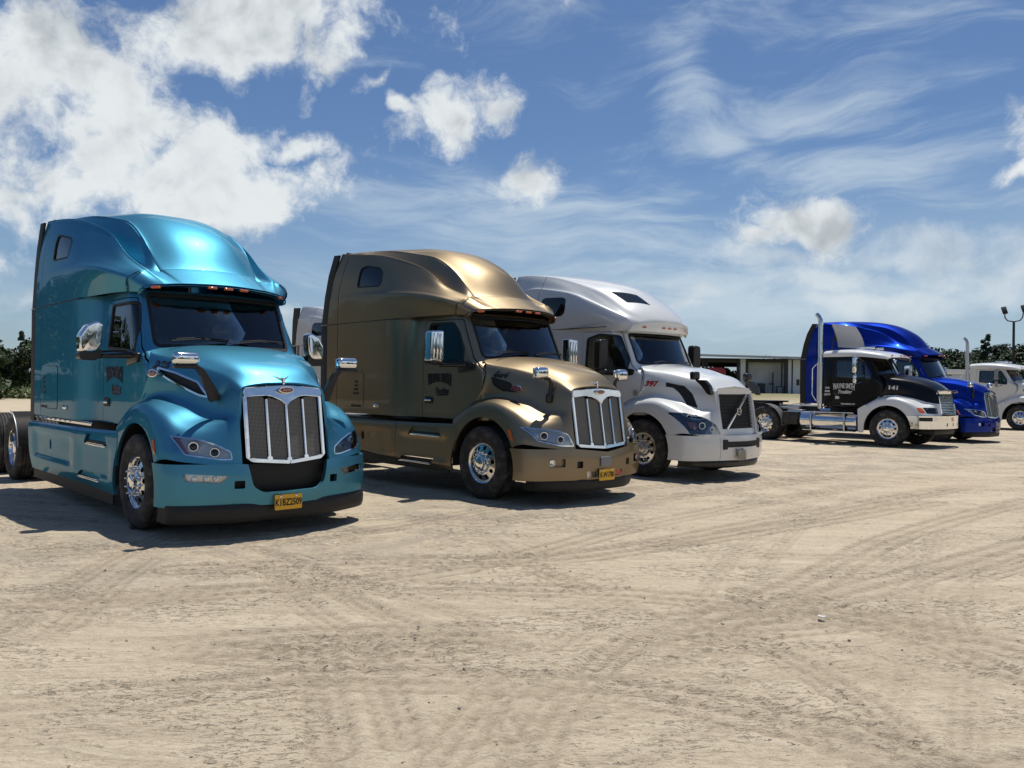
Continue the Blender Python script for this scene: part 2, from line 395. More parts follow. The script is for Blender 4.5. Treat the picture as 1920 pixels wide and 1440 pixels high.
def opoly(pts, d):
    """offset a polygon outward by d"""
    P = [Vector(p) for p in pts]; N = len(P)
    area = sum(P[i].x * P[(i + 1) % N].y - P[(i + 1) % N].x * P[i].y for i in range(N)); s = 1 if area > 0 else -1
    out = []
    for i in range(N):
        e1 = (P[i] - P[i - 1]); e2 = (P[(i + 1) % N] - P[i])
        if e1.length < 1e-7 or e2.length < 1e-7: out.append(tuple(P[i])); continue
        e1.normalize(); e2.normalize()
        n1 = Vector((e1.y, -e1.x)) * s; n2 = Vector((e2.y, -e2.x)) * s; b = n1 + n2
        if b.length < 1e-6: b = n1
        b.normalize(); c = max(.35, b.dot(n1)); out.append(tuple(P[i] + b * d / c))
    return out
def to3(p, ax, d):
    if ax == 0: return (d, p[0], p[1])
    if ax == 1: return (p[0], d, p[1])
    return (p[0], p[1], d)
def prism_bm(pts, ax, lo, hi, bm=None):
    bm = bm or bmesh.new()
    A = [bm.verts.new(to3(p, ax, lo)) for p in pts]; B = [bm.verts.new(to3(p, ax, hi)) for p in pts]; n = len(pts)
    fs = [bm.faces.new(A), bm.faces.new(B[::-1])]
    for i in range(n): fs.append(bm.faces.new((A[i], B[i], B[(i + 1) % n], A[(i + 1) % n])))
    bmesh.ops.recalc_face_normals(bm, faces=fs)
    return bm
def prisms(lst): return lst
def slab(pts, ax, lo, hi, bev=0.0, seg=2):
    bm = prism_bm(pts, ax, lo, hi)
    if bev > 0:
        cap = [e for e in bm.edges if abs(e.verts[0].co[ax] - e.verts[1].co[ax]) < 1e-6]
        bmesh.ops.bevel(bm, geom=cap, offset=bev, segments=seg, profile=.6, affect='EDGES', clamp_overlap=True)
    return bm
def boxm(x0, x1, y0, y1, z0, z1, bev=0.0, seg=2, bm=None):
    own = bm is None; b = bmesh.new()
    bmesh.ops.create_cube(b, size=1); 
    for v in b.verts: v.co = Vector(((x0 + x1) / 2 + v.co.x * (x1 - x0), (y0 + y1) / 2 + v.co.y * (y1 - y0), (z0 + z1) / 2 + v.co.z * (z1 - z0)))
    if bev > 0: bmesh.ops.bevel(b, geom=b.edges[:], offset=bev, segments=seg, affect='EDGES', profile=.5, clamp_overlap=True)
    if own: return b
    me = bpy.data.meshes.new('t'); b.to_mesh(me); b.free(); bm.from_mesh(me); bpy.data.meshes.remove(me); return bm
def merge(bms):
    out = bmesh.new()
    for b in bms:
        me = bpy.data.meshes.new('t'); b.to_mesh(me); b.free(); out.from_mesh(me); bpy.data.meshes.remove(me)
    return out
def tube(path, r, seg=10, closed=False, caps=True):
    P = [Vector(p) for p in path]; n = len(P); rr = r if isinstance(r, (list, tuple)) else [r] * n
    V = []; F = []; prev = None
    for i in range(n):
        t = (P[(i + 1) % n] - P[i - 1]) if closed else (P[min(i + 1, n - 1)] - P[max(i - 1, 0)])
        t.normalize()
        if prev is None:
            a = Vector((0, 0, 1)) if abs(t.z) < .9 else Vector((1, 0, 0)); u = t.cross(a).normalized()
        else:
            u = prev - t * prev.dot(t); u.normalize()
        prev = u; w = t.cross(u)
        for k in range(seg):
            a = 2 * math.pi * k / seg; V.append(P[i] + (u * math.cos(a) + w * math.sin(a)) * rr[i])
    m = n if closed else n - 1
    for i in range(m):
        for k in range(seg):
            a = i * seg + k; b = i * seg + (k + 1) % seg; c = ((i + 1) % n) * seg + (k + 1) % seg; d = ((i + 1) % n) * seg + k
            F.append((a, b, c, d))
    if caps and not closed: F.append(tuple(range(seg))[::-1]); F.append(tuple((n - 1) * seg + k for k in range(seg)))
    bm = bmesh.new(); vs = [bm.verts.new(v) for v in V]
    for f in F: bm.faces.new([vs[i] for i in f])
    bmesh.ops.recalc_face_normals(bm, faces=bm.faces); return bm
def lathe(prof, seg=48, axis=1, closed_ends=False):
    """prof [(r, a)] radius and place along axis"""
    bm = bmesh.new(); rings = []
    for r, a in prof:
        ring = []
        for k in range(seg):
            t = 2 * math.pi * k / seg; c, s = r * math.cos(t), r * math.sin(t)
            ring.append(bm.verts.new((c, a, s) if axis == 1 else ((a, c, s) if axis == 0 else (c, s, a))))
        rings.append(ring)
    for i in range(len(rings) - 1):
        for k in range(seg): bm.faces.new((rings[i][k], rings[i + 1][k], rings[i + 1][(k + 1) % seg], rings[i][(k + 1) % seg]))
    if closed_ends: bm.faces.new(rings[0]); bm.faces.new(rings[-1][::-1])
    bmesh.ops.recalc_face_normals(bm, faces=bm.faces); return bm
def boolean(A, B, op='DIFFERENCE'):
    if isinstance(A, Sheet):
        if op == 'DIFFERENCE':
            for p in B: A = A.trim(*p, False)
            return A
        outs = [A.trim(*p, True) for p in B]; o = outs[0]
        for q in outs[1:]: o = Sheet(np.concatenate([o.V, q.V]), np.concatenate([o.N, q.N]), np.concatenate([o.F, q.F + len(o.V)]), o.t, o.off)
        return o
    a = bpy.data.objects.new('ba', A); b = bpy.data.objects.new('bb', B); COL.objects.link(a); COL.objects.link(b)
    md = a.modifiers.new('b', 'BOOLEAN'); md.operation = op; md.object = b; md.solver = 'EXACT'
    dg = bpy.context.evaluated_depsgraph_get(); dg.update()
    me = bpy.data.meshes.new_from_object(a.evaluated_get(dg))
    bpy.data.objects.remove(a); bpy.data.objects.remove(b); return me
def tomesh(bm):
    me = bpy.data.meshes.new('m'); bm.to_mesh(me); bm.free(); return me
def split_y(sh):
    y = sh.V[sh.F].mean(1)[:, 1]; return [Sheet(sh.V, sh.N, sh.F[y < 0], sh.t, sh.off), Sheet(sh.V, sh.N, sh.F[y > 0], sh.t, sh.off)]
def flip_y(bm):
    if isinstance(bm, Sheet):
        k = np.array([1, -1, 1]); return Sheet(bm.V * k, bm.N * k, bm.F[:, ::-1], bm.t, bm.off)
    for v in bm.verts: v.co.y *= -1
    bmesh.ops.reverse_faces(bm, faces=bm.faces); return bm
def bmcopy(bm): return bm.copy()
def xform(bm, mtx):
    bmesh.ops.transform(bm, matrix=mtx, verts=bm.verts); return bm
def text_mesh(s, size, depth=.003, bold=0.0, shear=0.0, arch=None, stretch=1.0, align='CENTER', space=1.0):
    """lettering in the x-y plane, centred on the origin"""
    c = bpy.data.curves.new('t', 'FONT'); c.body = s; c.size = size; c.extrude = depth; c.offset = bold; c.shear = shear; c.space_character = space
    c.align_x = align; c.align_y = 'CENTER'; c.resolution_u = 2
    o = bpy.data.objects.new('t', c); COL.objects.link(o); dg = bpy.context.evaluated_depsgraph_get(); dg.update()
    me = bpy.data.meshes.new_from_object(o.evaluated_get(dg)); bpy.data.objects.remove(o); bpy.data.curves.remove(c)
    co = np.empty(len(me.vertices) * 3); me.vertices.foreach_get('co', co); co = co.reshape(-1, 3)
    co[:, 0] *= stretch
    if arch:                      # letters grow towards the ends below an arched foot
        L = max(1e-6, np.abs(co[:, 0]).max()); top = co[:, 1].max(); bot = co[:, 1].min(); h = top - bot
        k = 1 - (co[:, 0] / L)**2; t = (top - co[:, 1]) / h
        co[:, 1] = top - t * h * (1.0 + arch * (1 - k)) + 0
    me.vertices.foreach_set('co', co.ravel()); me.update(); return me
HOODS = {}
def flank_text(name, s, size, x, z, m, root, slope=0.0, **k):
    """lettering laid on the curved right flank of the hood"""
    me = text_mesh(s, size, depth=.0012, **k); n = len(me.vertices); co = np.empty(n * 3); me.vertices.foreach_get('co', co); co = co.reshape(-1, 3)
    G = HOODS[root.name].reshape(-1, 3); G = G[(G[:, 1] < -.3) & (G[:, 2] > 1.45)]
    c, s_ = math.cos(slope), math.sin(slope); X = x + co[:, 0] * c + co[:, 1] * s_; Z = z - co[:, 0] * s_ + co[:, 1] * c
    d = (G[None, :, 0] - X[:, None])**2 + (G[None, :, 2] - Z[:, None])**2 + 1e-6; w = 1 / d**2; Y = (w * G[None, :, 1]).sum(1) / w.sum(1)
    me.vertices.foreach_set('co', np.stack([X, Y - .0045 - co[:, 2], Z], 1).ravel()); me.update(); return obj(name, me, m, root, smooth=False)
def side_text(name, s, size, x, z, y, m, parent, side=-1, rotz=0.0, slope=0.0, **k):
    """lettering on a truck's flank; side -1 is the right-hand flank"""
    me = text_mesh(s, size, **k)
    # right flank faces -y and reads towards +x (the nose)
    Mx = Matrix(((1, 0, 0, 0), (0, 0, -1, 0), (0, 1, 0, 0), (0, 0, 0, 1)))
    o = obj(name, me, m, parent, smooth=False)
    o.matrix_local = Matrix.Translation((x, y, z)) @ Matrix.Rotation(rotz, 4, 'Z') @ Matrix.Rotation(slope, 4, 'Y') @ Mx
    if side > 0: o.matrix_local = Matrix.Translation((x, -y, z)) @ Matrix.Rotation(-rotz, 4, 'Z') @ Matrix.Rotation(slope, 4, 'Y') @ Matrix.Rotation(math.pi, 4, 'Z') @ Mx
    return o
def front_text(name, s, size, x, y, z, m, parent, tilt=0.0, yaw=0.0, **k):
    """lettering on the face that looks along +x"""
    me = text_mesh(s, size, **k)
    Mx = Matrix(((0, 0, 1, 0), (1, 0, 0, 0), (0, 1, 0, 0), (0, 0, 0, 1)))
    o = obj(name, me, m, parent, smooth=False)
    o.matrix_local = Matrix.Translation((x, y, z)) @ Matrix.Rotation(yaw, 4, 'Z') @ Matrix.Rotation(tilt, 4, 'Y') @ Mx
    return o
def copy_tree(o, parent=None, swap=None):
    c = o.copy(); COL.objects.link(c); c.parent = parent
    if swap and c.type == 'MESH' and c.data.materials and c.data.materials[0] in swap:
        c.material_slots[0].link = 'OBJECT'; c.material_slots[0].material = swap[c.data.materials[0]]
    for ch in list(o.children): copy_tree(ch, c, swap)
    return c
# ------------------------------------------------------------------ wheels
def closed_lathe(prof, seg=64):
    bm = bmesh.new(); rings = []
    for r, a in prof:
        rings.append([bm.verts.new((r * math.cos(2 * math.pi * k / seg), a, r * math.sin(2 * math.pi * k / seg))) for k in range(seg)])
    n = len(rings)
    for i in range(n):
        A, B = rings[i], rings[(i + 1) % n]
        for k in range(seg): bm.faces.new((A[k], B[k], B[(k + 1) % seg], A[(k + 1) % seg]))
    bmesh.ops.recalc_face_normals(bm, faces=bm.faces); return bm
def tyre_mesh():
    half = [(.287, -.112), (.300, -.124), (.318, -.132), (.36, -.143), (.372, -.146), (.38, -.1445), (.42, -.145), (.455, -.138), (.478, -.127), (.492, -.114), (.502, -.103)]
    tread = [(.505, -.098)]
    for c in (-.072, -.027, .027, .072):
        tread += [(.506, c - .008), (.492, c - .006), (.492, c + .006), (.506, c + .008)]
    tread.append((.505, .098))
    bm = lathe(half + tread + [(r, -a) for r, a in half[::-1]], 56)
    return finish(tomesh(bm), True, 30)
def disc_mesh(front=[(.306, -.100), (.309, -.118), (.301, -.123), (.292, -.114), (.280, -.098), (.264, -.086), (.248, -.086), (.225, -.092), (.19, -.104), (.165, -.112), (.10, -.113)], hole_r=.207):
    P = np.array([[(r * math.cos(t), a, r * math.sin(t)) for t in np.linspace(0, 2 * math.pi, 61)] for r, a in catmull(np.array(front), 2)])
    holes = [([(hole_r * math.cos(a) + .030 * math.cos(t), hole_r * math.sin(a) + .030 * math.sin(t)) for t in np.linspace(0, 2 * math.pi, 14, endpoint=False)], 1, -1, 1) for a in [2 * math.pi * (k + .5) / 10 for k in range(10)]]
    return boolean(shell(P, .012, ref=(0, 5, 0)), holes).mesh()
MESH = {}
MESH['tyre'] = tyre_mesh()
MESH['disc_front'] = disc_mesh()
MESH['disc_rear'] = disc_mesh([(.306, -.100), (.309, -.118), (.301, -.123), (.290, -.108), (.279, -.07), (.270, -.02), (.262, .012), (.245, .026), (.20, .012), (.165, .004), (.10, .004)], .215)
MESH['barrel'] = tomesh(merge([lathe([(.286, -.09), (.276, -.05), (.276, .12)], 40), lathe([(0.001, -.055), (.20, -.055), (.205, -.03), (.205, .10)], 32)]))
MESH['barrel_rear'] = tomesh(merge([lathe([(.280, .03), (.276, .12)], 40), lathe([(0.001, .05), (.24, .05), (.24, .11)], 32)]))
MESH['hub_front'] = tomesh(lathe([(.118, -.108), (.118, -.122), (.108, -.128), (.092, -.132), (.088, -.165), (.078, -.173), (.05, -.180), (.0005, -.182)], 32))
MESH['hub_rear'] = tomesh(lathe([(.125, .004), (.125, -.03), (.112, -.05), (.10, -.09), (.09, -.10), (.06, -.104), (.0005, -.106)], 32))
def ball_lug(L=.062):
    return tomesh(lathe([(.0165, 0), (.0165, -.018), (.010, -.026), (.008, -L + .012), (.0125, -L + .007), (.0145, -L), (.011, -L - .010), (.0005, -L - .014)], 12))
def cap_lug():
    return tomesh(lathe([(.0175, 0), (.0175, -.022), (.0145, -.040), (.008, -.047), (.0005, -.049)], 10))
MESH['lug_spike'] = ball_lug(); MESH['lug_cap'] = cap_lug()
for k_ in ('barrel', 'barrel_rear', 'hub_front', 'hub_rear', 'lug_spike', 'lug_cap'): finish(MESH[k_], True, 38)
def put(name, key, m, parent, loc=(0, 0, 0), rot=None):
    me = MESH[key]; ky = (key, m)
    if ky not in MESH:
        c = me.copy(); c.name = name; c.materials.clear(); c.materials.append(M[m]); MESH[ky] = c
    o = bpy.data.objects.new(name, MESH[ky]); COL.objects.link(o); o.parent = parent; o.location = loc
    if rot: o.rotation_euler = rot
    return o
def wheel(parent, x, y, side, rear=False, lug='lug_cap', z=.5, hubm='chrome', discm='alloy', spin=0.0):
    """side -1: outer face looks to -y"""
    w = put('wheel', 'disc_rear' if rear else 'disc_front', discm, parent, (x, side * y * -1 if side > 0 else -y, z))
    w.location = (x, side * y, z); w.rotation_euler = (0, spin, 0) if side < 0 else (0, spin, math.pi)
    put('tyre', 'tyre', 'rubber', w); put('brake_drum', 'barrel_rear' if rear else 'barrel', 'grease', w)
    put('hub_cap', 'hub_rear' if rear else 'hub_front', hubm, w)
    for k in range(10):
        a = 2 * math.pi * k / 10
        put('lug_nut', lug, hubm, w, (.1425 * math.cos(a), -.110 if not rear else .006, .1425 * math.sin(a)))
    return w
def rear_axle(parent, x, lug='lug_cap'):
    for s in (-1, 1):
        wheel(parent, x, 1.0, s, True, lug, spin=random.random())
        put('inner_tyre', 'tyre', 'rubber', parent, (x, s * .67, .5))
    obj('axle', merge([tube([(x, -.7, .5), (x, .7, .5)], .07, 12), xform(lathe([(.001, -.16), (.12, -.14), (.2, -.05), (.2, .05), (.12, .14), (.001, .16)], 16), Matrix.Translation((x, 0, .52)))]), 'grease', parent)

# ------------------------------------------------------------------ cab pieces shared by the makes of tractor
def hood_grid(v=None):
    H = [[(-.62, 1.13, .62), (-.2, 1.15, .60), (.3, 1.155, .60), (.76, 1.15, .79), (1.02, .98, .775), (1.22, .53, .715)],
         [(-.63, 1.13, .88), (-.2, 1.15, .95), (.3, 1.15, .98), (.75, 1.135, .92), (.98, .98, .90), (1.20, .53, .86)],
         [(-.66, 1.10, 1.08), (-.25, 1.12, 1.23), (.2, 1.125, 1.285), (.61, 1.085, 1.19), (.90, .95, 1.06), (1.175, .535, 1.03)],
         [(-.60, 1.01, 1.17), (-.3, 1.035, 1.31), (.15, 1.02, 1.365), (.55, .955, 1.275), (.84, .84, 1.15), (1.155, .535, 1.15)],
         [(-.40, .985, 1.27), (-.2, .955, 1.38), (.15, .885, 1.42), (.55, .79, 1.33), (.84, .69, 1.22), (1.14, .535, 1.24)],
         [(-.125, .972, 1.58), (-.02, .93, 1.60), (.28, .85, 1.58), (.6, .725, 1.50), (.87, .625, 1.43), (1.12, .525, 1.37)],
         [(-.145, .935, 1.855), (-.03, .895, 1.855), (.28, .79, 1.80), (.6, .67, 1.71), (.87, .575, 1.62), (1.11, .505, 1.475)],
         [(-.27, .84, 1.955), (-.06, .78, 1.94), (.28, .69, 1.885), (.62, .58, 1.795), (.88, .50, 1.69), (1.085, .455, 1.53)],
         [(-.31, .45, 2.02), (-.08, .42, 2.01), (.3, .38, 1.955), (.65, .33, 1.86), (.91, .28, 1.74), (1.10, .25, 1.565)],
         [(-.30, 0, 2.035), (-.07, 0, 2.025), (.31, 0, 1.97), (.66, 0, 1.875), (.93, 0, 1.755), (1.12, 0, 1.575)]]
    H = np.array(H)
    if v is not None: H = v(H)
    return interp_grid(mirror_rails(H), 4, 6)
def tub_grid(rear=-4.28, sleeper=True, yb=.0, v=None):
    zs = [1.07, 1.25, 1.55, 1.78, 1.95, 2.28, 2.62]
    rails = []
    for z in zs:
        d = max(0, z - 1.95) / .67; low = .26 * max(0.0, min(1.0, (1.95 - z) / .2))
        t = .065 * d
        if sleeper:
            p = [(rear, 1.12), (-3.8, 1.123), (-3.3, 1.125), (-2.75, 1.125), (-2.3, 1.12), (-2.14, 1.095), (-2.02, 1.03), (-1.86, .992 - t), (-1.6, .985 - t)]
        else:
            p = [(rear, .95 - t), (rear + .03, .975 - t), (rear + .2, .985 - t), (-1.6, .985 - t)]
        p += [(-1.25, .985 - t), (-.9, .985 - t)]
        f = -.345 * d + low
        p += [(-.52 + f, .972 - t), (-.42 + f, .925 - t * 1.2), (-.36 + f, .84 - .02 * d), (-.24 + f, .45), (-.19 + f, 0)]
        rails.append([(x, y, z) for x, y in p])
    G = np.array(rails)          # z levels x wrap
    if v is not None: G = v(G)
    G2 = np.swapaxes(G, 0, 1)    # wrap x z
    full = mirror_rails(G2)
    return interp_grid(full, 4, 3)
def conform(P, off, t, pts, ax, lo, hi):
    """piece of the skin P (pushed out by off) inside the outline pts"""
    return boolean(shell(P, t, off), prisms([(pts, ax, lo, hi)]), 'INTERSECT')
def chassis(parent, back=-7.35, lo=.72):
    for s in (-1, 1):
        obj('frame_rail', boxm(back, .95, s * .43 - .04, s * .43 + .04, lo, lo + .26, .008), 'chassis', parent)
    bms = [boxm(x - .05, x + .05, -.40, .40, lo + .03, lo + .2, .01) for x in np.arange(back + .1, -1.9, .9)]
    obj('cross_member', merge(bms), 'chassis', parent)
    obj('engine', merge([boxm(-1.0, .95, -.36, .36, .45, 1.35, .05), boxm(.78, .98, -.42, .42, .62, 1.42, .02), boxm(-2.0, -.8, -.2, .2, .38, .75, .06)]), 'trim', parent)
    obj('front_axle', merge([boxm(-.06, .06, -.85, .85, .36, .48, .03), tube([(-.18, -.8, .42), (-.18, .8, .42)], .022, 8)] + [boxm(-.75, .7, s * .42 - .045, s * .42 + .045, .49, .56, .01) for s in (-1, 1)]), 'grease', parent)
def fifth_wheel(parent, x=-6.25):
    pts = rpoly([(x + .48, -.42), (x + .48, .42), (x + .1, .47), (x - .55, .36), (x - .62, .22), (x - .2, .06), (x - .2, -.06), (x - .62, -.22), (x - .55, -.36), (x + .1, -.47)], .05)
    obj('fifth_wheel', merge([slab(pts, 2, 1.06, 1.12, .012), boxm(x - .2, x + .2, -.5, .5, .98, 1.05, .02)]), 'grease', parent)
    obj('deck_plate', boxm(-5.35, -4.55, -.42, .42, .985, .995), 'alloy_dull', parent)
def seats(parent, rear=-1.85, wide=True):
    for s in (-1, 1):
        o = obj('seat', merge([boxm(-1.45, -.98, s * .48 - .25, s * .48 + .25, 1.42, 1.58, .05), xform(boxm(-.07, .07, s * .48 - .24, s * .48 + .24, 0, .62, .05), Matrix.Translation((-1.42, 0, 1.52)) @ Matrix.Rotation(R(-10), 4, 'Y')), xform(boxm(-.05, .05, s * .48 - .13, s * .48 + .13, 0, .2, .04), Matrix.Translation((-1.55, 0, 2.14)))]), 'interior', parent)
    obj('dashboard', merge([boxm(-.72, -.30, -.90, .90, 1.50, 1.86, .06), boxm(-.78, -.60, .22, .78, 1.78, 1.93, .05)]), 'interior', parent)
    st = lathe([(.19, -.016), (.206, 0), (.222, -.0), (.222, -.016), (.206, -.028), (.19, -.016)], 28, axis=0)
    st = merge([st, boxm(-.02, .01, -.2, .2, -.02, .02, .008), boxm(-.03, .01, -.05, .05, -.05, .05, .02)])
    xform(st, Matrix.Translation((-.86, .48, 1.88)) @ Matrix.Rotation(R(40), 4, 'Y'))
    obj('steering_wheel', st, 'plastic', parent)
def side_window(P, pts, parents, seal=.022, m='glass', hi=1.4, lo=.75, names='window'):
    """dark seal and glass for an outline on both flanks; parents = (right, left)"""
    out = []
    th = shell(P, .006, -.012)
    for s, par in ((-1, parents[0]), (1, parents[1])):
        g = boolean(th.copy(), prisms([(opoly(pts, -.004), 1, s * lo, s * hi)]), 'INTERSECT')
        w = obj(names, g, m, par)
        ring = boolean(shell(P, .022, .004), prisms([(opoly(pts, .006), 1, s * lo, s * hi)]), 'INTERSECT')
        ring = boolean(ring, prisms([(opoly(pts, -seal), 1, s * (lo - .1), s * (hi + .1))]))
        obj('window_seal', ring, 'trim', par if par.get('kind_') else w)
        out.append(w)
    return out
def marker_lights(parent, spots, m='amber', w=.055, name='marker_light'):
    for (x, y, z, yaw) in spots:
        b = boxm(-.02, .028, -w, w, -.014, .016, .012, 3); xform(b, Matrix.Translation((x, y, z)) @ Matrix.Rotation(yaw, 4, 'Z'))
        obj(name, b, m, parent)
def wiper(parent, y0, y1, P=(-.26, 1.99, -.44, 2.2)):
    pass
def bumper_grid(z0, z1, xf=1.33, lip=.02, yside=1.175, xr=.55):
    half = []
    ys = [(xr, yside), (.78, yside - .005), (.92, 1.12), (1.05, .99), (1.17, .75), (1.26, .48), (xf, 0)]
    zs = np.linspace(z0, z1, 5)
    for x, y in ys:
        half.append([(x + dx, y, z) for z, dx in zip(zs, (-lip * 1.6, -lip * .3, 0, 0, -lip * .8))])
    return interp_grid(mirror_rails(np.array(half)), 5, 4)
def headlamp(P, pts, parent, side, depth=.16, style='clear'):
    """housing, bezel, lamps and lens following the skin; pts in (y, z) for the +y side"""
    q = [(side * y, z) for y, z in pts]
    lens = boolean(shell(P, .006, .002), prisms([(opoly(q, -.003), 0, .3, 1.4)]), 'INTERSECT')
    hl = obj('headlight', lens, 'lens', parent)
    # bowl: the skin again, pushed inwards
    bowl = boolean(shell(P, .01, -.040 if style == 'clear' else -.075), prisms([(opoly(q, .03), 0, .2, 1.4)]), 'INTERSECT')
    obj('lamp_housing', bowl, 'reflector' if style == 'clear' else 'trim', hl)
    ring = boolean(shell(P, .05, .003), prisms([(opoly(q, .001), 0, .3, 1.4)]), 'INTERSECT')
    ring = boolean(ring, prisms([(opoly(q, -.012), 0, .2, 1.5)]))
    obj('lamp_bezel', ring, 'chrome' if style == 'clear' else 'trim', hl)
    return hl
def skin_x(P, y, z):
    """x of the skin P nearest (y, z) among its forward points"""
    Q = P.reshape(-1, 3); d = (Q[:, 1] - y)**2 + (Q[:, 2] - z)**2 - .02 * Q[:, 0]
    k = np.argsort(d)[:3]; return float(Q[k, 0].mean())
def projector(parent, x, y, z, r=.045, side=-1, yaw=.5):
    b = lathe([(r, -.035), (r * 1.05, .0), (r * 1.02, .012), (r * .86, .012), (r * .8, -.004)], 20, axis=0)
    xform(b, Matrix.Translation((x, y, z)) @ Matrix.Rotation(side * yaw, 4, 'Z')); obj('lamp_ring', b, 'chrome', parent)
    b = lathe([(r * .82, -.01), (r * .7, .012), (r * .4, .026), (.0005, .031)], 20, axis=0)
    xform(b, Matrix.Translation((x, y, z)) @ Matrix.Rotation(side * yaw, 4, 'Z')); obj('lamp_bulb', b, 'darkglass', parent)
def licence(parent, x, y, z, text, tilt=0.0, w=.152, h=.076, m='plate', yaw=0.0):
    p = obj('licence_plate', xform(slab(rpoly([(-w, -h), (w, -h), (w, h), (-w, h)], .015), 0, -.003, .003), Matrix.Translation((x, y, z)) @ Matrix.Rotation(yaw, 4, 'Z') @ Matrix.Rotation(tilt, 4, 'Y')), m, parent, smooth=False)
    if text: front_text('plate_number', text, .098, x + .0045, y, z - .004, 'ink', p, tilt=tilt, yaw=yaw, bold=.0025, stretch=.70, depth=.001)
    for s in (-1, 1):
        b = lathe([(.014, 0), (.014, .008), (.008, .013), (.0005, .014)], 10, axis=0); xform(b, Matrix.Translation((x + .002, y + s * .085, z + h * .82)))
        obj('plate_screw', b, 'chrome', p)
    return p

# ------------------------------------------------------------------ high-roofed sleeper tractor with the oval badge (teal, gold, royal blue)
def roof_579(v=None):
    rows = [
     [(-4.28, 1.12, 2.60), (-3.6, 1.128, 2.60), (-2.9, 1.128, 2.60), (-2.15, 1.12, 2.60), (-1.6, 1.07, 2.60), (-1.15, 1.03, 2.60), (-.84, 1.0, 2.60), (-.60, .955, 2.585)],
     [(-4.21, 1.12, 2.98), (-3.6, 1.13, 3.00), (-2.85, 1.135, 3.00), (-2.1, 1.145, 2.96), (-1.5, 1.145, 2.90), (-1.05, 1.115, 2.82), (-.76, 1.05, 2.735), (-.50, .955, 2.645)],
     [(-4.18, 1.118, 3.08), (-3.6, 1.125, 3.10), (-2.85, 1.12, 3.085), (-2.1, 1.105, 3.04), (-1.48, 1.08, 2.97), (-1.03, 1.045, 2.885), (-.72, .98, 2.79), (-.44, .90, 2.685)],
     [(-4.06, 1.105, 3.46), (-3.55, 1.115, 3.44), (-2.85, 1.09, 3.37), (-2.15, 1.03, 3.25), (-1.6, .985, 3.11), (-1.1, .955, 2.96), (-.72, .90, 2.84), (-.38, .82, 2.705)],
     [(-3.90, 1.065, 3.79), (-3.4, 1.05, 3.75), (-2.8, 1.0, 3.665), (-2.2, .935, 3.52), (-1.7, .89, 3.34), (-1.2, .865, 3.06), (-.77, .82, 2.87), (-.35, .71, 2.715)],
     [(-3.88, .96, 3.83), (-3.4, .94, 3.79), (-2.8, .87, 3.66), (-2.2, .79, 3.47), (-1.7, .745, 3.26), (-1.22, .72, 3.01), (-.79, .70, 2.86), (-.33, .60, 2.725)],
     [(-3.87, .82, 3.855), (-3.4, .77, 3.84), (-2.8, .68, 3.775), (-2.2, .615, 3.665), (-1.7, .59, 3.50), (-1.23, .58, 3.22), (-.85, .575, 2.90), (-.29, .46, 2.735)],
     [(-3.86, .42, 3.875), (-3.4, .42, 3.88), (-2.8, .38, 3.85), (-2.15, .36, 3.765), (-1.6, .35, 3.60), (-1.10, .34, 3.31), (-.76, .33, 2.94), (-.25, .24, 2.745)],
     [(-3.86, 0, 3.88), (-3.4, 0, 3.89), (-2.8, 0, 3.865), (-2.1, 0, 3.785), (-1.55, 0, 3.625), (-1.04, 0, 3.33), (-.72, 0, 2.95), (-.235, 0, 2.75)]]
    H = np.array(rows)
    if v is not None: H = v(H)
    # brow over the windscreen: narrow towards its corners, thin at its edge
    H[:, -1] = [(-.66, .88, 2.585), (-.60, .875, 2.625), (-.555, .845, 2.648), (-.50, .785, 2.662), (-.44, .69, 2.672), (-.40, .59, 2.68), (-.36, .46, 2.69), (-.32, .24, 2.70), (-.305, 0, 2.705)]
    H[:4, -2, 1] -= (.045, .06, .045, .035)
    # crisp edges of the raised centre and of the side ridges
    H[6, 4:7, 2] += (.035, .045, .02); H[7, 3:6, 2] += .012
    e5 = H[6] + np.array([.0, .035, -.03]); e4 = H[4] + np.array([0, -.03, .012]); e5[:2] = (H[6][:2] + H[5][:2]) / 2; e5[-1] = (H[6][-1] + H[5][-1]) / 2; e4[-1] = (H[4][-1] * .7 + H[5][-1] * .3)
    H = np.concatenate([H[:5], e4[None], H[5:6], e5[None], H[6:]], 0)
    k1 = H[:, 6] * .82 + H[:, 7] * .18; H = np.concatenate([H[:, :7], k1[:, None], H[:, 7:]], 1)
    tip = H[:, -1]
    lip = tip + np.array([-.004, 0, -.022])
    under = tip + np.array([-.10, 0, -.026]); under[:, 1] *= .96; under[0, 2] = lip[0, 2] - .008
    H = np.concatenate([H, lip[:, None], under[:, None]], 1)
    return interp_grid(mirror_rails(H), 4, 5)
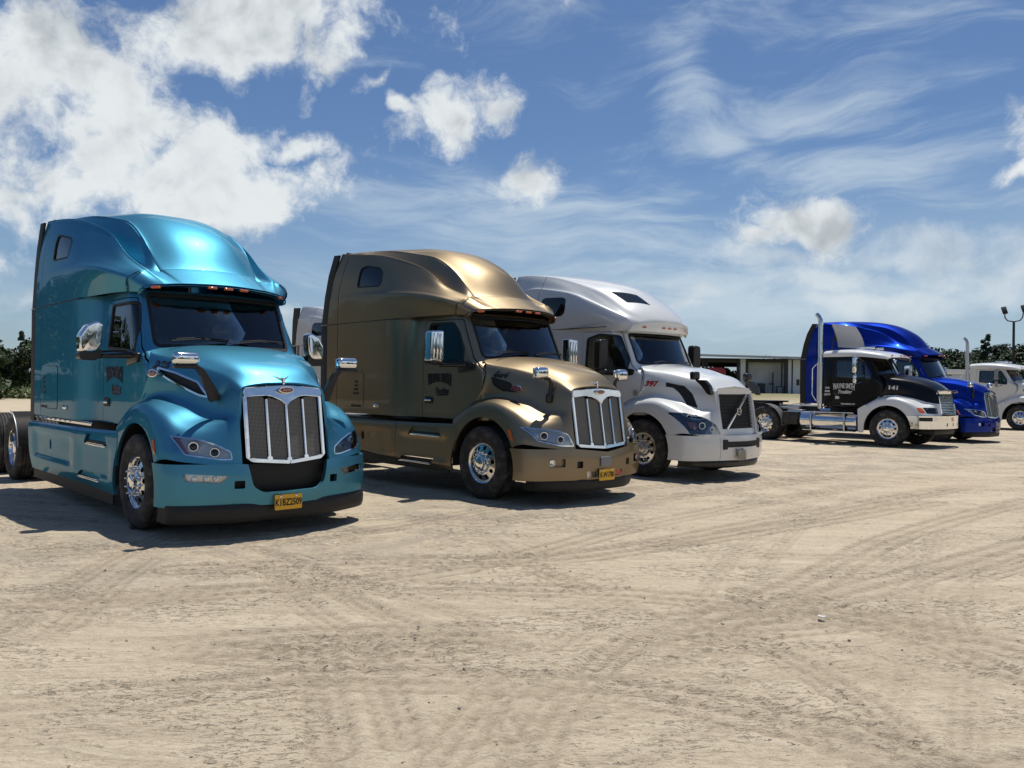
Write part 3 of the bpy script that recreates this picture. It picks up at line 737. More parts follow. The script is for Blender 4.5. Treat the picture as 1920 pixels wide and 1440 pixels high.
def mirror_unit(root, kind, X=-.75):
    for s in (-1, 1):
        if kind == 'teardrop':
            sh = rpoly([(-1.49, 1.88), (-1.50, 2.06), (-1.42, 2.19), (-1.31, 2.235), (-1.255, 2.20), (-1.275, 1.95), (-1.33, 1.885)], .035)
            base = rpoly([(-1.49, 1.80), (-1.495, 1.885), (-1.33, 1.885), (-1.275, 1.94), (-1.26, 1.84), (-1.33, 1.79)], .03)
            m1 = 'chrome'
        elif kind == 'upright':
            sh = rpoly([(-1.52, 1.90), (-1.50, 2.33), (-1.28, 2.345), (-1.275, 1.93), (-1.31, 1.88)], .035)
            base = rpoly([(-1.51, 1.86), (-1.515, 1.90), (-1.31, 1.90), (-1.275, 1.90), (-1.28, 1.85)], .015); m1 = 'chrome'
        else:
            sh = rpoly([(-1.54, 1.86), (-1.53, 2.40), (-1.30, 2.42), (-1.28, 1.88)], .06)
            base = rpoly([(-1.53, 1.78), (-1.53, 1.86), (-1.28, 1.87), (-1.10, 1.82), (-1.10, 1.77)], .03); m1 = 'plastic' if kind == 'blackbox' else kind
        def fl(b): return b if s < 0 else flip_y(b)
        mo = obj('side_mirror', fl(slab(sh, 0, X - .07, X + .085, .035, 4)), m1, root)
        obj('mirror_glass', fl(slab(opoly(sh, -.02), 0, X - .078, X - .0705)), 'chrome', mo)
        obj('mirror_base', fl(slab(base, 0, X - .08, X + .07, .02, 3)), 'plastic', mo)
        if kind == 'upright':
            for yy in (-1.455, -1.395, -1.335): obj('mirror_rib', fl(boxm(X + .08, X + .094, yy - .012, yy + .012, 1.93, 2.30, .006)), 'chrome', mo)
        arm = tube([(X, -1.30, 1.845), (X + .10, -1.16, 1.85), (X + .22, -.99, 1.86)], [.028, .03, .04], 10)
        arm2 = tube([(X - .03, -1.30, 1.89), (X + .0, -1.12, 1.905), (X + .08, -.97, 1.905)], .012, 8)
        arm3 = slab(rpoly([(X + .05, 1.74), (X + .40, 1.78), (X + .42, 1.88), (X + .05, 1.93)], .03), 1, -1.005, -.965, .01)
        obj('mirror_arm', fl(merge([arm, arm2, arm3])), 'plastic', mo)
def hood_mirror(root, kind, y=.92, x=.85, z=1.78):
    for s in (-1, 1):
        def fl(b): return b if s < 0 else flip_y(b)
        if kind == 'wide':
            b = boxm(x - .06, x + .05, -1.055, -.80, 1.735, 1.865, .045, 5)
            h = obj('hood_mirror', fl(b), 'chrome', root)
            obj('mirror_glass', fl(boxm(x - .067, x - .061, -1.04, -.815, 1.75, 1.85, .003)), 'chrome', h)
            obj('mirror_base', fl(boxm(x - .06, x + .045, -1.05, -.80, 1.70, 1.742, .02, 3)), 'plastic', h)
            st = slab(rpoly([(-.86, 1.72), (-.80, 1.73), (-.735, 1.68), (-.60, 1.46), (-.585, 1.40), (-.68, 1.355), (-.715, 1.45), (-.79, 1.64)], .03), 0, x - .02, x + .035, .014, 3)
            obj('mirror_arm', fl(st), 'plastic', h)
        elif kind == 'gooseneck':
            b = boxm(x - .06, x + .05, -.925, -.70, 1.66, 1.82, .05, 5)
            h = obj('hood_mirror', fl(b), 'chrome', root)
            obj('mirror_glass', fl(boxm(x - .067, x - .061, -.91, -.715, 1.675, 1.805, .003)), 'chrome', h)
            st = merge([tube([(x, -.75, 1.67), (x + .01, -.68, 1.66), (x + .02, -.645, 1.60), (x + .01, -.655, 1.50), (x, -.67, 1.40)], [.022, .025, .027, .028, .032], 10), boxm(x - .03, x + .04, -.72, -.59, 1.34, 1.47, .03, 3)])
            obj('mirror_arm', fl(st), 'plastic', h)
        elif kind == 'clipped':
            b = boxm(x - .06, x + .05, -.90, -.72, 1.70, 1.84, .035, 4)
            h = obj('hood_mirror', fl(b), 'plastic', root)
            st = merge([slab(rpoly([(x - .03, 1.70), (x + .16, 1.70), (x + .26, 1.60), (x + .30, 1.44), (x + .22, 1.46), (x + .10, 1.60)], .03), 1, -.78, -.69, .015, 3)])
            obj('mirror_arm', fl(st), 'plastic', h)
        else:
            b = boxm(x - .05, x + .05, -1.02, -.84, 1.72, 1.86, .045, 4)
            h = obj('hood_mirror', fl(b), 'chrome', root)
            obj('mirror_arm', fl(tube([(x, -.92, 1.74), (x, -.80, 1.62), (x, -.66, 1.50)], .016, 8)), 'plastic', h)
def ornament(root, x=1.10, z=1.60):
    bms = []
    for s in (-1, 1):
        w = slab(rpoly([(x - .09, 0.0), (x + .03, s * .012), (x - .01, s * .07), (x - .10, s * .155), (x - .15, s * .15), (x - .10, s * .06)], .01), 2, z + .022, z + .038, .004)
        for v in w.verts: v.co.z += abs(v.co.y) * .34
        bms.append(w)
    bms += [xform(boxm(-.09, .05, -.016, .016, -.014, .022, .01), Matrix.Translation((x, 0, z + .028)) @ Matrix.Rotation(R(10), 4, 'Y')), slab(rpoly([(x - .05, z - .03), (x + .045, z - .03), (x + .05, z + .03), (x - .0, z + .03)], .01), 1, -.012, .012, .004)]
    return obj('hood_ornament', merge(bms), 'chrome', root)
def grille_579(root, hw=.45, zt=1.49, zb=.78):
    def gx(y, z): return 1.245 - .055 * abs(y) / hw - .12 * ((z - zb) / (zt - zb))
    def sheet(pts, x0, x1, bev=.008):       # pts (y, z) placed on the raked, V-shaped front
        b = slab(pts, 0, 0, 1, 0)
        for v in b.verts: v.co.x = gx(v.co.y, v.co.z) + (x0 if v.co.x < .5 else x1)
        if bev: bmesh.ops.bevel(b, geom=[e for e in b.edges if not e.is_boundary], offset=bev, segments=2, affect='EDGES', clamp_overlap=True)
        return b
    g = thing_part('grille', root)
    bars = [-hw, -hw * .5, 0, hw * .5, hw]
    tr = []
    def top_lo(y): return zt - .085 - .075 * max(0, 1 - abs(y) / .10)
    outl = [(-hw - .035, zt - .03), (-hw - .015, zt + .025), (-hw * .5, zt + .045), (0, zt + .052), (hw * .5, zt + .045), (hw + .015, zt + .025), (hw + .035, zt - .03), (hw + .02, zt - .07), (hw * .55, zt - .055), (.16, zt - .062), (.06, zt - .105), (0, zt - .165), (-.06, zt - .105), (-.16, zt - .062), (-hw * .55, zt - .055), (-hw - .02, zt - .07)]
    obj('grille_surround', merge([sheet(outl, -.03, .045),
        sheet([(-hw - .035, zt - .06), (-hw - .035, zb + .02), (-hw, zb + .01), (-hw + .006, zb + .03), (-hw + .006, zt - .06)], -.03, .032),
        sheet([(hw + .035, zt - .06), (hw + .035, zb + .02), (hw, zb + .01), (hw - .006, zb + .03), (hw - .006, zt - .06)], -.03, .032),
        sheet([(-hw - .034, zb + .03), (-hw + .02, zb - .018), (0, zb - .05), (0, zb - .008), (-hw + .03, zb + .025)], -.03, .035),
        sheet([(hw + .034, zb + .03), (hw - .03, zb + .025), (.0005, zb - .008), (.0005, zb - .05), (hw - .02, zb - .018)], -.03, .035)]), 'chrome', g)
    for y in bars[1:4]:
        lo = zb - .018 + .030 * abs(y) / hw
        obj('grille_bar', merge([sheet([(y - .012, zt - .09), (y + .012, zt - .09), (y + .012, lo), (y - .012, lo)], -.02, .028, .006), sheet([(y - .024, lo + .035), (y + .024, lo + .035), (y + .03, lo), (y - .03, lo)], -.02, .03, .004)]), 'chrome', g)
    for i in range(4):
        a, b = bars[i] + .016, bars[i + 1] - .016
        zz = lambda y: zb - .005 + .028 * abs(y) / hw
        obj('grille_mesh_panel', sheet(rpoly([(a, zt - .07 if i != 2 else zt - .12), (b, zt - .07 if i != 1 else zt - .12), (b, zz(b)), (a, zz(a))], .03), -.012, .004, 0), 'mesh', g)
    bx = gx(0, zt) + .048
    e = slab([( .082 * math.cos(t), zt + .005 + .036 * math.sin(t)) for t in np.linspace(0, 2 * math.pi, 28, endpoint=False)], 0, bx - .02, bx + .006, .003)
    ob = obj('badge_rim', e, 'chrome', g)
    e = slab([( .073 * math.cos(t), zt + .005 + .028 * math.sin(t)) for t in np.linspace(0, 2 * math.pi, 28, endpoint=False)], 0, bx - .01, bx + .010, .002)
    obj('badge', e, 'badge', g)
    front_text('badge_lettering', 'Peterbilt', .036, bx + .0125, 0, zt + .006, 'alloy_dull', g, shear=.3, stretch=.72, depth=.001)
    return g
def thing_part(name, root):
    o = bpy.data.objects.new(name, None); COL.objects.link(o); o.parent = root; o.empty_display_size = .1; return o

def tractor_579(name, label, group, T, kind):
    root = thing(name, label, 'truck', (T[0], T[1], 0), R(T[2] - 90), group)
    new = kind == 'teal'; pm = kind
    # ---- hood with its fenders
    def hv(H):
        if new: H[:, -2:, 1] *= np.where(H[:, -2:, 1] < .7, .93, 1.0)
        H[7:, 0, 2] -= .03; H[7:, 1:4, 2] -= .062; H[7:, 4, 2] -= .045; H[6, 1:5, 2] -= .035
        H[8:, 1:5, 2] += .012; H[8, 1:5, 1] += .07; H[7, 1:5, 1] += .02
        return H
    P = hood_grid(hv); HOODS[root.name] = P
    # slabs of crown: shallow raised centre and side creases
    arch = [(.05 + .68 * math.cos(t), .45 + .68 * math.sin(t)) for t in np.linspace(0, 2 * math.pi, 40, endpoint=False)]
    if new: lamp = [(1.075, 1.035), (.85, 1.00), (.71, .945), (.585, .875), (.575, .79), (.68, .79), (.99, .845)]
    else: lamp = [(1.11, 1.03), (.72, .985), (.60, .935), (.54, .775), (.72, .78), (1.0, .845)]
    lampr = rpoly(lamp, .025, 3)
    if new: vent = rpoly([(.02, 1.71), (.30, 1.655), (.60, 1.56), (.74, 1.42), (.66, 1.435), (.35, 1.55), (.14, 1.63)], .02, 3)
    else: vent = rpoly([(-.04, 1.69), (.28, 1.61), (.38, 1.47), (.14, 1.49), (.0, 1.57)], .03, 3)
    cut = prisms([(arch, 1, -1.4, 1.4), ([(-s, z) for s, z in lampr], 0, .3, 1.5), (lampr, 0, .3, 1.5), (vent, 1, -1.1, -.6), (vent, 1, .6, 1.1)])
    hd = boolean(shell(P, .03), cut)
    ho = obj('hood', hd, pm, root)
    for s in (-1, 1):
        # wheel-arch lining
        N = 26; V = []; F = []
        for i in range(N):
            t = math.pi * (-.02 + 1.04 * i / (N - 1))
            for yy in (1.12, .55): V.append((.05 + .70 * math.cos(t), s * yy, .45 + .70 * math.sin(t)))
        for i in range(N - 1): F.append((2 * i, 2 * i + 1, 2 * i + 3, 2 * i + 2))
        obj('wheel_arch_lining', (V, F), 'trim', root)
        vb = boolean(shell(P, .008, -.03), prisms([(opoly(vent, .02), 1, s * .55, s * 1.15)]), 'INTERSECT')
        vo = obj('hood_vent', vb, 'trim', root)
        if new:
            rim = boolean(shell(P, .03, .008), prisms([(opoly(vent, .016), 1, s * .55, s * 1.15)]), 'INTERSECT')
            rim = boolean(rim, prisms([(opoly(vent, -.003), 1, s * .5, s * 1.2)]))
            obj('vent_trim', rim, 'chrome', vo)
        bxy = (.03, .965, 1.655, R(10)) if new else (.40, .845, 1.53, R(14))
        cx, cy, cz, ry = bxy
        el = lambda a, b: [(a * math.cos(t), b * math.sin(t)) for t in np.linspace(0, 2 * math.pi, 24, endpoint=False)]
        for nm, aa, bb, d0, d1, mm in (('badge_rim', .088, .042, -.02, .008, 'chrome'), ('side_badge', .078, .033, -.01, .011, 'badge')):
            b = slab(el(aa, bb), 1, -d1, -d0, .002); xform(b, Matrix.Translation((cx, -cy, cz)) @ Matrix.Rotation(R(14), 4, 'Z'))
            obj(nm, b if s < 0 else flip_y(b), mm, vo)
        if s < 0:
            side_text('badge_lettering', 'Peterbilt', .045, cx, cz, -cy - .013, 'chrome', vo, rotz=R(14), shear=.3, stretch=.72, depth=.001)
        h = headlamp(P, lampr, root, s)
        ys = (.90, .72) if new else (.90, .70)
        for j, yy in enumerate(ys):
            zz = (.925, .865)[j] if new else (.915, .865)[j]
            projector(h, skin_x(P, s * yy, zz) - .022, s * yy, zz, .046 if new else (.045 if j else .05), s, .55)
        am = boolean(shell(P, .02, -.03), prisms([([(s * 1.06, .855), (s * 1.065, 1.02), (s * 1.01, 1.01), (s * .955, .86)], 0, .4, 1.3)]), 'INTERSECT') if new else boolean(shell(P, .02, -.03), prisms([([(s * 1.0, .84), (s * .72, .80), (s * .78, .83), (s * 1.0, .88)], 0, .4, 1.3)]), 'INTERSECT')
        obj('turn_signal', am, 'amber', h)
        mk = boolean(shell(P, .012, .006), prisms([(rpoly([(.56, .99), (.62, .98), (.69, .84), (.65, .84)], .01), 1, s * 1.0, s * 1.3)]), 'INTERSECT')
        obj('side_marker', mk, 'amber', root)
    grille_579(root, .412 if new else .462)
    ornament(root, 1.07, 1.575)
    # ---- cab and sleeper skin
    Q = tub_grid()
    if new: win = rpoly([(-1.41, 1.96), (-.50, 1.90), (-.56, 2.20), (-.66, 2.455), (-.74, 2.475), (-1.41, 2.475)], .035, 4)
    else: win = rpoly([(-1.49, 1.90), (-.60, 1.84), (-.60, 2.08), (-.74, 2.34), (-.88, 2.485), (-1.47, 2.495)], .06, 5)
    door = rpoly([(-1.57, 1.04), (-.85, 1.04), (-.62, 1.18), (-.42, 1.29), (-.20, 1.42), (-.17, 1.75), (-.43, 1.95), (-.74, 2.525), (-1.57, 2.535)], .03, 3)
    ws = rpoly([(-.81, 1.965), (.81, 1.965), (.80, 2.58), (-.80, 2.58)], .06, 4)
    hatch = rpoly([(-3.72, 1.24), (-3.40, 1.24), (-3.40, 1.95), (-3.72, 1.95)], .03, 3)
    sk = shell(Q, .03)
    groove = lambda x: ([(x - .007, 1.0), (x + .007, 1.0), (x + .007, 2.7), (x - .007, 2.7)], 1)
    lst = [(opoly(door, .010), 1, -1.3, -.75), (opoly(door, .010), 1, .75, 1.3), (ws, 0, -1.0, .1), (groove(-3.92)[0], 1, -1.3, 1.3)]
    body = obj('cab_body', boolean(sk.copy(), prisms(lst)), pm, root)
    doors = boolean(sk.copy(), prisms([(door, 1, -1.3, -.75), (door, 1, .75, 1.3)]), 'INTERSECT')
    doors = boolean(doors, prisms([(win, 1, -1.4, -.7), (win, 1, .7, 1.4)]))
    dr, dl = split_y(doors)
    do = [obj('door', dr, pm, root), obj('door', dl, pm, root)]
    for k, s in ((0, -1), (1, 1)):
        g = boolean(shell(Q, .006, -.012), prisms([(opoly(win, -.003), 1, s * .7, s * 1.4)]), 'INTERSECT'); obj('window', g, 'glass', do[k])
        ring = boolean(shell(Q, .020, .004), prisms([(opoly(win, .012), 1, s * .75, s * 1.4)]), 'INTERSECT')
        ring = boolean(ring, prisms([(opoly(win, -.018), 1, s * .7, s * 1.5)])); obj('window_seal', ring, 'trim', do[k])
        fl = (lambda b: b) if s < 0 else flip_y
        hx, hz = (-1.42, 1.31) if new else (-1.42, 1.33)
        obj('handle_recess', fl(slab(rpoly([(hx - .10, hz - .05), (hx + .10, hz - .05), (hx + .11, hz + .05), (hx - .10, hz + .06)], .03), 1, -.996, -.98, .005)), 'trim', do[k])
        obj('handle', fl(boxm(hx - .075, hx + .075, -1.022, -.99, hz - .016, hz + .018, .012, 3)), 'chrome', do[k])
        obj('grab_handle', fl(tube([(-1.80, -.985, 1.25), (-1.80, -1.04, 1.28), (-1.80, -1.04, 1.95), (-1.80, -.985, 1.98)], .012, 8)), 'plastic', root) if False else None
    # windscreen
    g = boolean(shell(Q, .006, -.012), prisms([(opoly(ws, -.003), 0, -1.0, .1)]), 'INTERSECT'); wo_ = obj('windscreen', g, 'glass', root)
    ring = boolean(shell(Q, .018, .003), prisms([(opoly(ws, .012), 0, -1.0, .1)]), 'INTERSECT'); ring = boolean(ring, prisms([(opoly(ws, -.024), 0, -1.1, .2)])); obj('window_seal', ring, 'trim', wo_)
    top = boolean(shell(Q, .004, -.020), prisms([([(-.80, 2.46), (.80, 2.46), (.80, 2.60), (-.80, 2.60)], 0, -1.0, .1)]), 'INTERSECT'); obj('sun_strip', top, 'trim', wo_)
    for y0, y1 in ((-.70, -.02), (.05, .66)):
        b = merge([tube([(-.16, y0 if y0 < -.1 else y0, 2.02), (-.205, (y0 + y1) / 2, 2.06), (-.24, y1, 2.04)], .010, 6), tube([(-.26 + .02, y0 + .08, 2.05), (-.22, (y0 + y1) / 2, 2.075), (-.22, y1, 2.06)], .009, 6)])
        obj('wiper', b, 'trim', wo_)
    # ---- roof fairing
    def rv(H):
        H[5, 1:6, 2] -= (.015, .05, .075, .075, .03); H[6, 2:6, 1] += .03; H[4, 2:5, 2] += .012; H[6, 2:6, 2] += .015
        if not new:
            H[4, 1:6, 2] -= .02; H[5, 1:6, 2] += .015; H[6, 2:6, 1] *= .97
        return H
    U = roof_579(rv)
    if new: rw = rpoly([(-3.34, 3.19), (-2.70, 3.17), (-2.66, 3.38), (-2.74, 3.44), (-3.20, 3.53), (-3.26, 3.50)], .04, 4)
    else: rw = rpoly([(-3.30, 3.18), (-2.66, 3.15), (-2.60, 3.20), (-2.60, 3.37), (-2.70, 3.46), (-3.06, 3.525), (-3.22, 3.50)], .06, 5)
    rs = shell(U, .028)
    cutl = [(rw, 1, -1.4, -.8), (rw, 1, .8, 1.4), ([(-3.927, 2.5), (-3.913, 2.5), (-3.895, 3.12), (-3.655, 3.70), (-3.670, 3.70), (-3.911, 3.12)], 1, -1.4, 1.4)]
    ro = obj('roof_fairing', boolean(rs, prisms(cutl)), pm, root)
    for s in (-1, 1):
        g = boolean(shell(U, .006, -.014), prisms([(rw, 1, s * .8, s * 1.4)]), 'INTERSECT'); w_ = obj('sleeper_window', g, 'darkglass', root)
        ring = boolean(shell(U, .02, .002), prisms([(opoly(rw, .008), 1, s * .8, s * 1.4)]), 'INTERSECT'); ring = boolean(ring, prisms([(opoly(rw, -.014), 1, s * .7, s * 1.5)])); obj('window_seal', ring, 'trim', w_)
    obj('seam_strip', merge([boxm(-4.27, -2.1, s * 1.116 - .014, s * 1.116 + .008, 2.588, 2.600) for s in (-1, 1)]), 'trim', root)
    lights = [(skin_x(U, y, 2.675) - .006, y, 2.662 if abs(y) < .5 else 2.635, yaw) for y, yaw in ((-.19, -R(6)), (0, 0), (.19, R(6)), (-.76, -R(48)), (.76, R(48)))]
    marker_lights(root, lights)
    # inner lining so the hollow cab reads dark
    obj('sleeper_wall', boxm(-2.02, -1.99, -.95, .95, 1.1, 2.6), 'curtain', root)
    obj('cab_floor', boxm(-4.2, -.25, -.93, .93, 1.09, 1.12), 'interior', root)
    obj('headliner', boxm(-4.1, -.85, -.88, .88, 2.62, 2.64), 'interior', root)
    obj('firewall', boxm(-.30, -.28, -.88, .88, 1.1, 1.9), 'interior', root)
    obj('sleeper_back', merge([boxm(-4.25, -4.22, -1.09, 1.09, 1.08, 2.6), slab([(-4.24, 2.6), (-3.86, 3.84), (-3.83, 3.84), (-4.20, 2.6)], 1, -1.0, 1.0)]), pm, root)
    seats(root)
    # rear side extenders (black)
    for s in (-1, 1):
        fl = (lambda b: b) if s < 0 else flip_y
        e1 = slab([(-4.285, .98), (-4.285, 2.585), (-4.50, 2.585), (-4.50, .98)], 1, -1.12, -1.085, .006)
        e2 = slab([(-4.285, 2.60), (-4.19, 3.10), (-4.07, 3.46), (-3.90, 3.79), (-4.08, 3.80), (-4.27, 3.46), (-4.39, 3.10), (-4.50, 2.60)], 1, -1.115, -1.08, .006)
        eo = obj('side_extender', fl(merge([e1, e2])), 'trim', root)
        obj('extender_joint', fl(boxm(-4.51, -4.29, -1.125, -1.08, 2.586, 2.602)), 'steel', eo)
    # ---- trim strip below the sleeper
    for s in (-1, 1):
        fl = (lambda b: b) if s < 0 else flip_y
        if new:
            st = obj('chrome_strip', fl(boxm(-4.26, -1.58, -1.118, -1.095, 1.02, 1.065, .004)), 'chrome', root)
            for x in np.arange(-4.12, -2.2, .24):
                b = lathe([(.013, 0), (.011, .010), (.0005, .014)], 10); xform(b, Matrix.Translation((x, -1.119, 1.043)) @ Matrix.Rotation(math.pi, 4, 'Z')); obj('strip_light', fl(b), 'lens' if False else 'chrome', st)
    # ---- side skirt with steps
    zlo = .27 if new else .44
    hs = [[(-4.48, 1.11, .97), (-3.6, 1.13, .98), (-2.6, 1.13, .985), (-1.7, 1.13, .99), (-1.1, 1.125, 1.0), (-.55, 1.12, 1.01)],
          [(-4.46, 1.15, .93), (-3.6, 1.165, .93), (-2.6, 1.165, .93), (-1.7, 1.16, .93), (-1.1, 1.15, .94), (-.55, 1.135, .95)],
          [(-4.42, 1.16, .75), (-3.6, 1.172, .74), (-2.6, 1.172, .73), (-1.7, 1.165, .73), (-1.1, 1.155, .73), (-.55, 1.145, .74)],
          [(-4.36, 1.155, .50), (-3.6, 1.165, .48 if new else .56), (-2.6, 1.165, .46), (-1.7, 1.165, .45), (-1.1, 1.16, .45), (-.55, 1.15, .45)],
          [(-4.30, 1.13, .30 if new else .46), (-3.6, 1.13, .30 if new else .46), (-2.6, 1.13, .31 if new else .47), (-1.7, 1.13, .31 if new else .38), (-1.1, 1.13, .30 if new else .37), (-.50, 1.13, .29 if new else .33)]]
    for s in (-1, 1):
        fl = (lambda b: b) if s < 0 else flip_y
        G = interp_grid(np.array(hs) * np.array([1, -1, 1]), 9, 12)
        e_ = lambda v, a, b_, w_: 1 / (1 + np.exp(-(v - a) / w_)) * 1 / (1 + np.exp((v - b_) / w_))
        G[..., 1] += .030 * e_(G[..., 0], -4.08, -2.25, .035) * e_(G[..., 2], .50, .84, .018) * (1 if new else .4)
        G[..., 1] += .022 * e_(G[..., 0], -1.92, -.78, .035) * e_(G[..., 2], .46, .80, .018)
        arch2 = [(.05 + .70 * math.cos(t), .45 + .70 * math.sin(t)) for t in np.linspace(0, 2 * math.pi, 40, endpoint=False)]
        st1 = rpoly([(-1.72, .80), (-.88, .81), (-.94, .93), (-1.60, .935)], .03, 3); st2 = rpoly([(-2.02, .375), (-1.12, .395), (-1.06, .50), (-1.86, .47)], .03, 3)
        cap = ([(-3.0 + .05 * math.cos(t), .72 + .065 * math.sin(t)) for t in np.linspace(0, 2 * math.pi, 16, endpoint=False)])
        if new: cap = [(-3.28 + .05 * math.cos(t), .70 + .07 * math.sin(t)) for t in np.linspace(0, 2 * math.pi, 16, endpoint=False)]
        sm = boolean(shell(G, .03, flip=False), prisms([(arch2, 1, -1.3, -.9), (st1, 1, -1.3, -.9), (st2, 1, -1.3, -.9), (cap, 1, -1.3, -.9),
             ([(-2.045, .2), (-2.037, .2), (-2.037, 1.1), (-2.045, 1.1)], 1, -1.3, -.9)]))
        sko = obj('side_skirt', fl(sm), pm, root)
        obj('step_recess', fl(boxm(-4.2, -.72, -1.125, -1.06, .36 if new else .47, .96, .02)), pm, sko)
        obj('step_tread', fl(boxm(-1.62, -.96, -1.14, -1.11, .80, .86, .01)), 'trim', sko)
        for (zz, xa, xb) in ((.815, -1.66, -.92), (.395, -1.95, -1.14)):
            obj('step', fl(merge([boxm(xa, xb, -1.165, -1.06, zz - .015, zz + .008, .006)] + [boxm(xa + .04, xb - .04, -1.155 + .025 * j, -1.147 + .025 * j, zz + .008, zz + .014) for j in range(4)])), 'alloy', sko)
        obj('filler_cap', fl(lathe([(.05, -1.14), (.045, -1.155), (.0005, -1.155)], 16)), 'trim', sko)
        obj('skirt_flap', fl(boxm(-4.25, -.72, -1.12, -1.10, .17 if new else .30, .31 if new else .46)), 'trim', root)
    # ---- bumper
    z0, z1 = (.325, .755) if new else (.33, .745)
    Bg = bumper_grid(z0, z1, 1.335)
    def bz(Pn):     # the top edge dips in the middle under the grille
        k = np.clip(1 - np.abs(Pn[..., 1]) / .55, 0, 1); tt = (Pn[..., 2] - z0) / (z1 - z0); Pn[..., 2] -= .055 * k * tt; return Pn
    Bg = bz(Bg)
    arch3 = [(.05 + .66 * math.cos(t), .45 + .66 * math.sin(t)) for t in np.linspace(0, 2 * math.pi, 40, endpoint=False)]
    sq = lambda y, z, a, b: rpoly([(y - a, z - b), (y + a, z - b), (y + a, z + b), (y - a, z + b)], .012, 2)
    cl = [(arch3, 1, -1.4, -.8), (arch3, 1, .8, 1.4)]
    if new:
        fog = rpoly([(1.02, .665), (.63, .635), (.70, .565), (1.0, .59)], .015, 2)
        cl += [(rpoly([(-.46, .80), (.46, .80), (.40, .52), (.30, .455), (-.30, .455), (-.40, .52)], .04, 3), 0, 1.0, 1.6)]
        cl += [(sq(s * .53, .545, .05, .04), 0, 1.0, 1.5) for s in (-1, 1)] + [([(s * y, z) for y, z in fog], 0, .7, 1.5) for s in (-1, 1)]
    else:
        cl += [(sq(s * .48, .535, .045, .045), 0, 1.0, 1.5) for s in (-1, 1)] + [(sq(s * .79, .565, .10, .055), 0, .9, 1.5) for s in (-1, 1)] + [(sq(y, .40, .085, .04), 0, 1.0, 1.5) for y in (-.28, .25)]
    bo = obj('bumper', boolean(shell(Bg, .04, flip=False), prisms(cl)), pm, root)
    if new:
        obj('bumper_grille', boxm(1.10, 1.16, -.55, .55, .42, .74, .01), 'trim', root)
        for s in (-1, 1):
            q = [(s * y, z) for y, z in fog]
            f_ = obj('fog_light', boolean(shell(Bg, .006, -.006), prisms([(q, 0, .7, 1.5)]), 'INTERSECT'), 'lens', bo)
            obj('fog_light_housing', boolean(shell(Bg, .008, -.05), prisms([(opoly(q, .02), 0, .6, 1.5)]), 'INTERSECT'), 'alloy_dull', f_)
            for j, yy in enumerate((.92, .82, .74)):
                b = lathe([(.026, -.02), (.028, .01), (.02, .012), (.012, -.01), (.0005, -.012)], 14, axis=0); xform(b, Matrix.Translation((skin_x(Bg, s * yy, .61) - .03, s * yy, .612)) @ Matrix.Rotation(s * .6, 4, 'Z')); obj('fog_lamp', b, 'chrome', f_)
    else:
        obj('bumper_backing', boolean(shell(Bg, .01, -.05), prisms([([(-1.0, .34), (1.0, .34), (1.0, .66), (-1.0, .66)], 0, .8, 1.5)]), 'INTERSECT'), 'gold' if kind == 'gold' else pm, bo)
        for s in (-1, 1):
            b = lathe([(.042, -.02), (.044, .012), (.036, .014), (.03, -.005), (.0005, -.008)], 18, axis=0); xform(b, Matrix.Translation((skin_x(Bg, s * .85, .565) - .025, s * .85, .565)) @ Matrix.Rotation(s * .5, 4, 'Z')); obj('fog_light', b, 'chrome', bo)
            obj('tow_socket', boxm(1.19, 1.235, s * .48 - .05, s * .48 + .05, .48, .59), 'trim', bo)
        for y in (-.28, .25): obj('marker_socket', boxm(1.22, 1.27, y - .08, y + .08, .355, .445), 'red' if y > 0 else 'alloy_dull', bo)
    dam = bumper_grid(.165 if new else .18, .345 if new else .35, 1.275, .02, 1.13, .60)
    if not new: dam[..., 1] *= .82
    obj('air_dam', boolean(shell(dam, .02, flip=False), prisms([(arch3, 1, -1.4, -.8), (arch3, 1, .8, 1.4)])), 'trim', root)
    licence(root, 1.345 if new else 1.350, -.05, .345 if new else .39, {'teal': 'K1BZ2509', 'gold': 'K-W1780'}.get(kind, ''), m='plate' if kind != 'blue' else 'plate_grey')
    if not new and kind == 'gold':
        obj('radar_cover', slab(rpoly([(-.16, .50), (.05, .50), (.045, .62), (.02, .63), (-.13, .63), (-.155, .62)], .02), 0, 1.325, 1.345, .005), 'fairing_grey', bo)
    # ---- mirrors, chassis, wheels
    mirror_unit(root, 'teardrop' if new else 'upright')
    hood_mirror(root, 'wide' if new else 'gooseneck')
    chassis(root); fifth_wheel(root)
    wheel(root, 0, 1.0, -1, False, 'lug_spike' if new else 'lug_cap', spin=.2); wheel(root, 0, 1.0, 1, False, 'lug_spike' if new else 'lug_cap', spin=.5)
    rear_axle(root, -5.62); rear_axle(root, -6.94)
    for s in (-1, 1):
        V = []; F = []
        for i in range(9):
            t = R(5 + 75 * i / 8)
            for yy in (.84, 1.16): V.append((-5.62 + .58 * math.cos(t), s * yy, .5 + .58 * math.sin(t)))
        for i in range(8): F.append((2 * i, 2 * i + 1, 2 * i + 3, 2 * i + 2))
        b = bmesh.new(); vs = [b.verts.new(v) for v in V]
        for f in F: b.faces.new([vs[i] for i in f])
        bmesh.ops.solidify(b, geom=b.faces[:], thickness=.012)
        obj('quarter_fender', b, 'trim', root)
        obj('fender_edge', tube([(-5.62 + .585 * math.cos(R(5 + 75 * i / 8)), s * 1.165, .5 + .585 * math.sin(R(5 + 75 * i / 8))) for i in range(9)], .010, 6), 'steel', root)
        obj('tail_light', boxm(-7.42, -7.38, s * .55 - .08, s * .55 + .08, .78, .86, .01), 'red', root)
        obj('mud_flap', boxm(-7.55, -7.53, s * .85 - .3, s * .85 + .3, .2, .95), 'trim', root)
    return root
